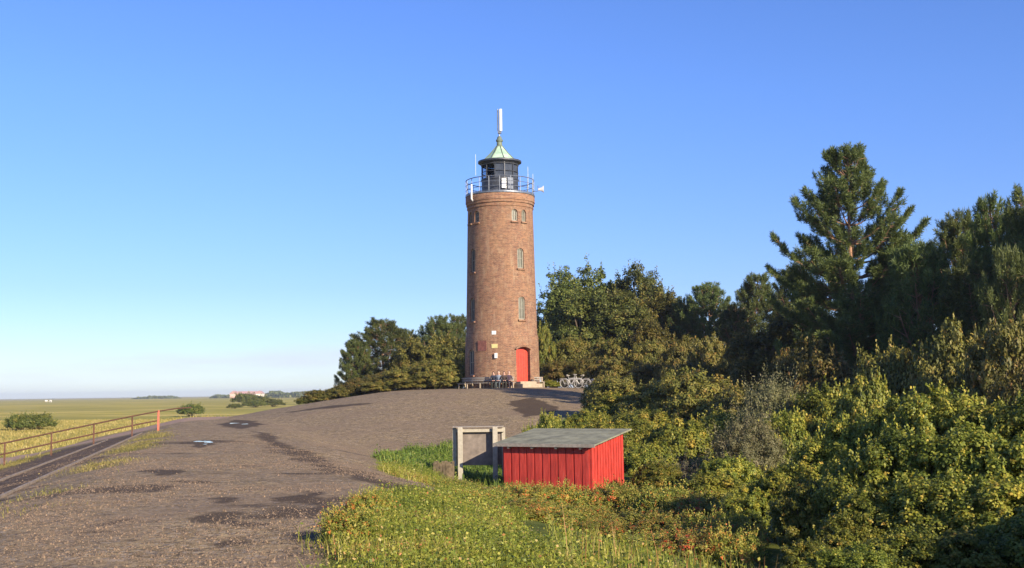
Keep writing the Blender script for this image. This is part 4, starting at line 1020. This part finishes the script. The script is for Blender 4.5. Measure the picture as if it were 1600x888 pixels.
# shaded trees standing outside the picture, whose shade the wood lies in
for i, (x, y, h, r_) in enumerate(((26.5, 44, 13, 3.4), (29, 46.5, 14, 3.6), (31.5, 49, 14, 3.6), (24.8, 40.5, 12, 3.2), (34, 51, 14, 3.6), (28, 41, 13, 3.4))):
    plant('pine_tree', 'pine_%d' % (i % 3), (x, y, Hf(x, y) - .1), r_, h, 'dark pine of the shaded wood standing beyond the picture edge', 'pine tree', 'pines beyond the picture edge', parts=('crown', 'trunk'))
TREES = [
    (1012, 432, 34, 110, 'tree_0', 'slim leafy tree rounding off the tall group toward the pines'),
    (1034, 456, 40, 104, 'btree_0', 'rounded olive tree filling the gap before the pine row'),
    (878, 424, 46, 108, 'tree_0', 'leafy tree closest to the sunny side of the lighthouse'),
    (936, 408, 58, 112, 'tree_1', 'tallest leafy green tree behind the lighthouse with feathery top'),
    (990, 414, 46, 108, 'tree_2', 'leafy tree at the outer end of the tall group behind the lighthouse'),
    (905, 452, 50, 102, 'tree_2', 'darker leafy tree standing before the tall group behind the lighthouse'),
    (970, 462, 52, 101, 'tree_0', 'broad leafy tree low before the tall group, by the pine row'),
    (1046, 456, 34, 112, 'tree_1', 'pale small leafy tree in the dip between the tall group and pine row'),
    (656, 528, 34, 118, 'btree_0', 'brownish leafy tree beside the pines on the shaded side of the tower'),
    (705, 520, 40, 119, 'btree_1', 'golden brown leafy tree against the shaded tower wall'),
    (1000, 500, 40, 92, 'btree_0', 'rust tinged leafy tree between hedge and pine row'),
    (1195, 490, 50, 66, 'btree_1', 'olive brown leafy tree under the pine row'),
]
for px, yt, hw, d, k, lab in TREES: by_px('leafy_tree', k, px, yt, hw * 1.3, d, lab, 'tree', 'leafy trees round the lighthouse', rz=(px * .61) % 6.28)

# ------------------------------------------------------------------ shrubs
GH = 'brown green hedge shrubs round the mound'; HL = 'brown green hedge shrub among others alike along the mound rim'
for i, (px, yt, hw, d) in enumerate([(482, 618, 20, 93), (505, 608, 28, 93), (535, 597, 32, 93), (568, 585, 36, 93), (602, 577, 36, 92.5), (637, 570, 38, 92), (672, 562, 38, 91.5), (704, 556, 34, 91), (590, 594, 30, 91.5), (645, 588, 34, 91), (694, 585, 28, 90.5)]):
    lab = 'lowest dark end shrub of the hedge where the dike meets the meadow' if i == 0 else 'brown green hedge shrub between the dike end and shaded tower side'
    by_px('hedge_shrub', 'dark_0' if i == 0 else 'brown_%d' % (i % 3), px, yt, hw, d, lab, 'shrub', None if i == 0 else 'hedge shrubs on the shaded tower side')
for i, (px, yt, hw, d) in enumerate([(866, 530, 34, 96), (900, 522, 40, 95), (942, 520, 40, 94), (985, 517, 40, 92), (1025, 528, 40, 88), (880, 556, 34, 93), (925, 556, 36, 91.5), (965, 556, 38, 89), (1010, 560, 40, 84), (955, 582, 34, 88), (1000, 585, 34, 84), (905, 580, 30, 92), (1065, 520, 42, 80), (1110, 520, 44, 74), (1080, 552, 46, 70)]):
    by_px('hedge_shrub', 'brown_%d' % (i % 3), px, yt, hw, d, 'brown green hedge shrub between sunny tower side and the pine row', 'shrub', 'hedge shrubs on the sunny tower side')
by_px('hedge_shrub', 'green_0', 850, 505, 20, 95, 'bright green slim shrub touching the sunny tower edge above the bench', 'shrub')
by_px('hedge_shrub', 'green_1', 858, 592, 22, 91, 'low green shrub behind the short bench', 'shrub')
MID = [  # px, ytop, hw, d, kind, label
    (1092, 570, 62, 58, 'brown_0', 'broad rusty brown shrub above the slope between mound and wood'),
    (1030, 588, 54, 60, 'brown_1', 'rusty green shrub at the mound edge beyond the bin'),
    (1150, 585, 50, 54, 'brown_2', 'brown shrub between the rusty shrub and the grey olive bush'),
    (1206, 572, 48, 46, 'olive_0', 'feathery grey olive bush standing alone above a dark gap'),
    (1163, 640, 58, 36, 'olive_1', 'feathery buff grey bush halfway down the slope'),
    (968, 612, 44, 62, 'green_0', 'yellow green shrub at the mound rim below the bin'),
    (918, 634, 44, 56, 'green_1', 'yellow green shrub on the mound slope behind the shed roof'),
    (1000, 628, 52, 54, 'green_2', 'green shrub behind the shed, upslope of the bright one'),
    (950, 652, 46, 48, 'green_0', 'dark leaved green shrub behind the shed roof edge'),
    (1062, 640, 54, 47, 'green_1', 'bright green shrub halfway up the slope behind the shed'),
    (1128, 625, 48, 48, 'green_2', 'green shrub beside the buff grey bush, upslope'),
    (952, 574, 46, 64, 'brown_2', 'added upright olive brown shrub whose shade falls on the mound slope'),  # shrub added to throw shade on the mound slope
    (858, 632, 26, 50, 'green_1', 'thin pale green sapling shrub before the mound shadow'),
    (828, 650, 16, 46, 'green_2', 'smallest pale sprig shrub behind the shed roof corner'),
    (890, 652, 32, 47, 'green_2', 'low dense shrub just behind the shed roof'),
    (1012, 682, 46, 42, 'green_1', 'green shrub beyond the shed side wall'),
    (1076, 700, 52, 37, 'bare_2', 'twiggy half bare shrub beyond the shed'),
    (1110, 735, 54, 31, 'green_0', 'shaded green shrub between the half bare shrub and the thicket foot'),
    (1140, 700, 50, 34, 'green_2', 'green shrub below the buff grey bush'),
    (1028, 716, 40, 36, 'near_1', 'green shrub against the far lower corner of the shed'),
    (1290, 598, 56, 44, 'green_0', 'dark green shrub beyond the gap beside the grey olive bush'),
    (1310, 540, 60, 50, 'brown_1', 'bronze shrub below the orange pine trunk'),
    (1392, 508, 64, 46, 'brown_2', 'bronze shrub below the lighter young pine'),
    (1470, 495, 62, 44, 'brown_0', 'bronze green shrub before the deep shaded pines'),
    (1560, 488, 66, 40, 'brown_1', 'large bronze shrub below the slender young pine'),
    (1600, 540, 50, 34, 'brown_2', 'bronze shrub at the picture edge above the yellow thicket'),
    (1350, 560, 54, 40, 'green_1', 'green shrub at the upper border of the yellow thicket'),
    (1252, 520, 56, 56, 'brown_0', 'brown shrub beneath the broad dark pine'),
    (1225, 640, 40, 40, 'green_0', 'shaded green shrub below the grey olive bush'),
]
for px, yt, hw, d, k, lab in MID: by_px('shrub', k, px, yt, hw * 1.15, d, lab, 'shrub')
GT = 'shrubs of the yellow green thicket'; LT = 'leafy yellow green shrub merging into the dense thicket beyond the red shed'
THK = [(1180, 742, 58, 25), (1232, 712, 62, 25), (1285, 668, 70, 25), (1335, 622, 80, 25), (1400, 594, 90, 24.5), (1475, 584, 95, 23.5), (1550, 590, 100, 22.5), (1625, 588, 100, 21.5),
       (1262, 735, 64, 21.5), (1330, 690, 84, 21), (1410, 652, 96, 20.5), (1500, 640, 105, 19.8), (1600, 640, 110, 19), (1370, 745, 92, 18.6), (1470, 722, 105, 18), (1580, 715, 115, 17.2), (1325, 790, 70, 18), (1640, 770, 110, 15.6), (1520, 800, 100, 15.8), (1420, 808, 90, 16.2)]
for i, (px, yt, hw, d) in enumerate(THK): by_px('thicket_shrub', 'near_%d' % (i % 3), px, yt, hw * 1.1, d, LT, 'shrub', GT)
GS = 'shaded shrubs at the lower picture edge'
for i, (px, yt, hw, d) in enumerate([(1262, 832, 64, 17.0), (1340, 842, 80, 15.2)]):
    by_px('thicket_shrub', 'near_%d' % ((i + 1) % 3), px, yt, hw, d, 'dark green shrub in deep shade at the foot of the thicket', 'shrub', GS)
# shrubs behind the camera's side that shade the lower corner
for i, (x, y, h, r_) in enumerate(((5.2, 9.0, 2.2, 1.1), (6.2, 10.4, 2.6, 1.3), (4.5, 7.4, 1.9, 1.0), (7.6, 11.2, 3.0, 1.6), (9.4, 12.5, 3.4, 1.9))):
    plant('thicket_shrub', 'near_%d' % (i % 3), (x, y, Hf(x, y) - .1), r_, h, 'tall thicket shrub beyond the picture edge', 'shrub', 'thicket shrubs beyond the picture edge', parts=('foliage', 'stems'))
GR = 'rose shrubs with orange hips before the shed'
RS = [(1146, 810, 54, 23), (1150, 832, 56, 20), (735, 835, 44, 22), (700, 806, 34, 26), (742, 800, 44, 27.5), (778, 780, 46, 31), (822, 768, 48, 31), (868, 760, 48, 31.5), (914, 763, 46, 31.5), (958, 764, 44, 31.5), (1000, 762, 48, 31), (1046, 768, 50, 30), (1092, 778, 50, 29), (760, 818, 46, 25), (812, 806, 52, 26), (866, 800, 54, 27), (924, 800, 54, 27), (984, 800, 56, 26.5), (1042, 806, 58, 25.5), (1100, 806, 58, 24.5), (790, 838, 56, 21.5), (856, 836, 60, 21.5), (925, 838, 60, 21), (1000, 836, 62, 21), (1075, 838, 64, 20.5), (720, 850, 44, 20.5)]
for i, (px, yt, hw, d) in enumerate(RS): by_px('rose_shrub', 'rose_%d' % (i % 3), px, yt - (4, 12, 7, 0, 10)[i % 5], hw * (1.12, .95, 1.2)[i % 3], d, 'low wild rose shrub with orange hips massed before the red shed', 'rose shrub', GR)
q = ground(578, 806); plant('rose_shrub', 'rose_0', (q[0], q[1], Hf(*q) - .05), .35, .38, 'tiny orange tinged rose shrub at the gravel edge', 'rose shrub', parts=('foliage', 'stems'))
q = ground(535, 845); plant('rose_shrub', 'rose_1', (q[0] + .1, q[1], Hf(*q) - .05), .42, .42, 'small yellowing shrub spilling onto the gravel at the picture foot', 'rose shrub', parts=('foliage', 'stems'))
# meadow shrubs
by_px('shrub', 'dark_0', 33, 644, 24, 119, 'dark green shrub in the meadow, smaller half of the pair', 'shrub'); by_px('shrub', 'dark_1', 58, 643, 30, 120, 'dark green shrub in the meadow, larger half of the pair', 'shrub')
by_px('shrub', 'dark_0', 298, 629, 20, 190, 'solitary dark round shrub at the meadow end of the dike', 'shrub')
for px, yt, hw, d, lab in ((384, 612, 22, 420, 'grey green shrub right in front of the far pale building'), (404, 616, 20, 380, 'grey green shrub below the gable of the far building'), (366, 630, 12, 300, 'tiny brown shrub nearest in the far meadow clump'), (428, 622, 18, 330, 'far green shrub in the meadow clump beside the hedge end'), (398, 624, 20, 320, 'far olive shrub in the middle of the meadow clump')):
    by_px('shrub', 'dark_1', px, yt, hw, d, lab, 'shrub')

# ------------------------------------------------------------------ grasses (uncountable)
def grass_obj(name, pts, hgt, wdt, lean, m_, label, seed, t0=.5, tsd=.2, leafy=0, leaf=.05):
    g = np.random.default_rng(seed); n = len(pts); base = np.stack([pts[:, 0], pts[:, 1], H(pts[:, 0], pts[:, 1]) - .02], 1)
    a = g.uniform(0, 2 * PI, n); dr = np.stack([np.cos(a), np.sin(a), 0 * a], 1); pr = np.stack([-np.sin(a), np.cos(a), 0 * a], 1)
    h = (hgt * g.uniform(.5, 1.25, n))[:, None]; l = (lean * g.uniform(.2, 1.2, n))[:, None] * h; wv = (wdt * g.uniform(.7, 1.3, n))[:, None]
    up_ = np.array([0, 0, 1.0])
    m1 = base + up_ * h * .55 + dr * l * .35; tp = base + up_ * h + dr * l
    V = np.stack([base - pr * wv, base + pr * wv, m1 + pr * wv * .7, m1 - pr * wv * .7, m1 - pr * wv * .7, m1 + pr * wv * .7, tp + pr * wv * .15, tp - pr * wv * .15], 1)
    t = np.clip(t0 + (vnoise(pts[:, 0], pts[:, 1], 1.3, seed) - .5) * .5 + g.normal(0, tsd, n), 0, 1)
    V = V.reshape(-1, 3); T = np.repeat(t, 2)
    if leafy:
        k = g.choice(n, leafy); P = base[k] + up_ * (h[k] * g.uniform(.25, 1.0, (leafy, 1))) + g.normal(size=(leafy, 3)) * .06
        Nn = unit(g.normal(size=(leafy, 3)) * .6 + up_ * .9)
        V = np.concatenate([V, leaf_quads(P, Nn, leaf * g.uniform(.6, 1.4, leafy), .7, g).reshape(-1, 3)])
        T = np.concatenate([T, np.clip(t[k] * .8 + g.normal(0, .15, leafy) + (g.uniform(size=leafy) < .04) * .6, 0, 1)])
    me = np_mesh(name, V, 4, [m_], T)
    return tag(link(name, me), label, kind='stuff')
def scatter(n, x0, x1, y0, y1, f, seed):
    g = np.random.default_rng(seed); x = g.uniform(x0, x1, n); y = g.uniform(y0, y1, n); p = f(x, y); k = g.uniform(size=n) < p; return np.stack([x[k], y[k]], 1)
def fG(x, y):
    return (1 - sstep(poly_sd(x, y, GRASS_R) + (vnoise(x, y, .8, 71) - .5) * 1.1, -.6, .25)) * (.35 + .65 * sstep(fbm(x, y, 1.4, 72, 2), .3, .55))
p = scatter(230000, -3.6, 3.4, 9.5, 35, fG, 1); p = p[(p[:, 0] < .6 - (p[:, 1] - 12) * .085 + (vnoise(p[:, 0], p[:, 1], 1.0, 5) - .5) * .8)]
grass_obj('grass', p, .20, .005, .7, M['grass_near'], 'yellow green weedy grass with orange tints beside the gravel', 11, .46, .2, leafy=60000, leaf=.034)
p = scatter(42000, -5, 3.5, 35.5, 64, fG, 2)
grass_obj('grass', p, .32, .016, .4, M['grass_green'], 'fresh green grass in the hollow behind the notice board', 12, .35, .2, leafy=22000, leaf=.08)
p = scatter(7000, .5, 10, 10, 19, fG, 3)
grass_obj('grass', p, .26, .006, .5, M['grass_near'], 'rank grass in the shade at the foot of the thicket', 13, .4, .25, leafy=9000)
p = scatter(150, .4, 2.8, 11.2, 14.5, fG, 4)
grass_obj('grass', p, .6, .004, .25, M['grass_near'], 'tall dry straw stems before the rose shrubs', 14, .88, .04)
def fV(x, y): return masks(x, y)['verge'] * .9
p = scatter(260000, -24, -4, 10, 60, fV, 5)
grass_obj('grass', p, .09, .006, .9, M['grass_meadow'], 'thin yellowed grass strip along the seaward dike edge', 15, .42, .2, leafy=9000, leaf=.035)
def fM(x, y): m_ = masks(x, y); return m_['meadow'] * (.3 + .7 * sstep(fbm(x, y, 6, 81, 2), .4, .6))
p = scatter(120000, -80, -22, 45, 170, fM, 6)
grass_obj('grass', p, .22, .03, .7, M['grass_meadow'], 'rough yellow green salt meadow grass beyond the ramp path', 16, .5, .14)

# loose gravel
M['pebble'] = simple('pebble', (.235, .16, .095), .9, 0, .85, 30)
g = np.random.default_rng(9); n = 380000
yy = 9 + 50 * g.uniform(0, 1, n) ** 2.2; xx = -.1 - .25 * yy + g.uniform(-8.5, 5.5, n)
mk_ = masks(xx, yy); kp = (np.maximum(mk_['asph'], mk_['dark']) > .6) & (g.uniform(size=n) < (.04 + .9 * sstep(fbm(xx, yy, 2.2, 91, 4), .36, .66)) * (1 - sstep(yy, 25, 58))); xx, yy = xx[kp], yy[kp]; n = len(xx)
sz = .006 * (1 + g.exponential(.9, n)); c_ = np.stack([xx, yy, H(xx, yy) - .002], 1)
a = g.uniform(0, 6.28, n); V = []
for j in range(4):
    aj = a + j * PI / 2 + g.uniform(-.4, .4, n); V.append(c_ + np.stack([np.cos(aj) * sz, np.sin(aj) * sz, -.3 * sz], 1) * g.uniform(.7, 1.3, (n, 1)))
V.append(c_ + np.stack([g.normal(0, .25, n) * sz, g.normal(0, .25, n) * sz, sz * g.uniform(.5, 1.1, n)], 1))
V = np.stack(V, 1).reshape(-1, 3); i5 = np.arange(n)[:, None] * 5
tri = np.concatenate([np.concatenate([i5 + j, i5 + (j + 1) % 4, i5 + 4], 1) for j in range(4)], 0)
tag(link('gravel', np_mesh('gravel', V, 3, [M['pebble']], quads=tri)), 'loose brown gravel scattered over the dike crest', kind='stuff')

# ------------------------------------------------------------------ far meadow edge
def belt(name, px0, px1, y0, hpx, d, n, m_, label, seed, lsz):
    g = np.random.default_rng(seed); px = g.uniform(px0, px1, n); u = g.uniform(0, 1, n)
    prof_ = .45 + .55 * vnoise(px, px * 0, (px1 - px0) / 14, seed); edge = np.minimum(1, np.minimum(px - px0, px1 - px) / (px1 - px0) * 6)
    z = u * hpx * d / F * prof_ * edge; xs = np.array([at(p_, y0, d).x for p_ in px]); dd = d + g.uniform(-30, 30, n)
    P = np.stack([xs, dd, z + 0.0], 1); Nn = unit(g.normal(size=(n, 3)) + np.array([0, -1, .6]))
    me = np_mesh(name, leaf_quads(P, Nn, lsz * g.uniform(.6, 1.5, n), .8, g).reshape(-1, 3), 4, [m_], np.clip(g.normal(.35, .15, n), 0, 1))
    return tag(link(name, me), label, kind='stuff')
belt('treeline', 408, 520, 616, 11, 1500, 6000, M['leaf_green'], 'far blue green wood beyond the meadow beside the pale building', 3, 3.2)
belt('treeline', 335, 366, 617, 6, 1700, 1600, M['leaf_green'], 'low far wood beside the pale building on its seaward side', 4, 3)
belt('treeline', 215, 275, 620, 5, 1900, 1200, M['leaf_green'], 'tiny far clump of trees on the meadow horizon', 5, 3)
# far building
q = at(386, 620, 1380); BX = thing('building', (q.x, q.y, 0), 'far pale house with pinkish roof and two gabled wings on the meadow edge', 'building')
M['plaster'] = simple('plaster', (.72, .66, .56), .8, 0, .06, 1); M['plaster_pink'] = simple('plaster_pink', (.62, .42, .33), .8, 0, .08, 1); M['tile_pink'] = simple('tile_pink', (.42, .25, .22), .8, 0, .1, 1)
def gable(cx, wx, wy, h, rh, parent, mw, mr, along):
    b = MB(); b.box((cx, 0, h / 2), (wx, wy, h)); wl = b.build('wall', mw, parent)
    b = MB(); o = .5
    if along: q = [(cx - wx / 2 - o, -wy / 2 - o, h), (cx + wx / 2 + o, -wy / 2 - o, h), (cx + wx / 2 + o, wy / 2 + o, h), (cx - wx / 2 - o, wy / 2 + o, h), (cx - wx / 2 - o, 0, h + rh), (cx + wx / 2 + o, 0, h + rh)]; f = [(0, 1, 5, 4), (2, 3, 4, 5), (0, 4, 3), (1, 2, 5), (3, 2, 1, 0)]
    else: q = [(cx - wx / 2 - o, -wy / 2 - o, h), (cx + wx / 2 + o, -wy / 2 - o, h), (cx + wx / 2 + o, wy / 2 + o, h), (cx - wx / 2 - o, wy / 2 + o, h), (cx, -wy / 2 - o, h + rh), (cx, wy / 2 + o, h + rh)]; f = [(0, 1, 4), (2, 3, 5), (1, 2, 5, 4), (3, 0, 4, 5), (3, 2, 1, 0)]
    b.add(q, f); b.build('roof', mr, parent)
    return wl
gable(0, 24, 10, 4.2, 4.2, BX, M['plaster'], M['tile_pink'], True); gable(-15, 8, 13, 6, 3.2, BX, M['plaster_pink'], M['tile_pink'], False); gable(15.5, 8, 13, 5.5, 3.4, BX, M['plaster'], M['tile_pink'], False)
for k in range(6):
    b = MB(); b.box((-9.5 + 3.8 * k, -5.06, 2.3), (1.3, .1, 1.5)); b.build('window', M['pane_dark'], BX)
# two white grazing animals far out
M['wool'] = simple('wool', (.75, .72, .66), .95)
for i, (px_, lab) in enumerate(((72, 'white sheep grazing far out on the meadow, nearer the sea'), (79, 'white sheep grazing far out on the meadow, nearer the dike'))):
    q = at(px_, 627.5, 900); T = thing('sheep', (q.x, q.y, 0.05), lab, 'sheep', R_(20 + 150 * i), 'white sheep on the meadow')
    bm = bmesh.new(); me = bpy.data.meshes.new('body'); 
    b = MB(); b.tube([(-.62, 0, .72), (-.5, 0, .80), (0, 0, .84), (.45, 0, .86), (.6, 0, .82)], [.14, .3, .36, .3, .16], 12); b.tube([(.5, 0, .9), (.72, 0, .78), (.85, 0, .52), (.93, 0, .36)], [.17, .13, .12, .06], 10)
    for lx in (-.42, .38):
        for ly in (-.14, .14): b.tube([(lx, ly, .65), (lx - .03, ly, .35), (lx, ly, 0)], [.1, .055, .045], 8)
    b.tube([(.78, -.16, .66), (.78, .16, .66)], .035, 6); b.v = [(x * 1.5, y * 1.5, z * 1.5) for x, y, z in b.v]
    b.build('body', M['wool'], T, smooth=True)

# ------------------------------------------------------------------ sea air
m = bpy.data.materials.new('haze'); m.use_nodes = True; t = m.node_tree; t.nodes.clear(); o = t.nodes.new('ShaderNodeOutputMaterial')
pv = t.nodes.new('ShaderNodeVolumePrincipled'); pv.inputs['Color'].default_value = (.78, .86, 1, 1); pv.inputs['Density'].default_value = .00016; pv.inputs['Anisotropy'].default_value = .1
t.links.new(pv.outputs[0], o.inputs['Volume'])
b = MB(); b.box((0, 3000, 14), (7000, 6400, 30.5)); hz = b.build('haze', m); tag(hz, 'thin pale sea air over the meadow', kind='stuff')
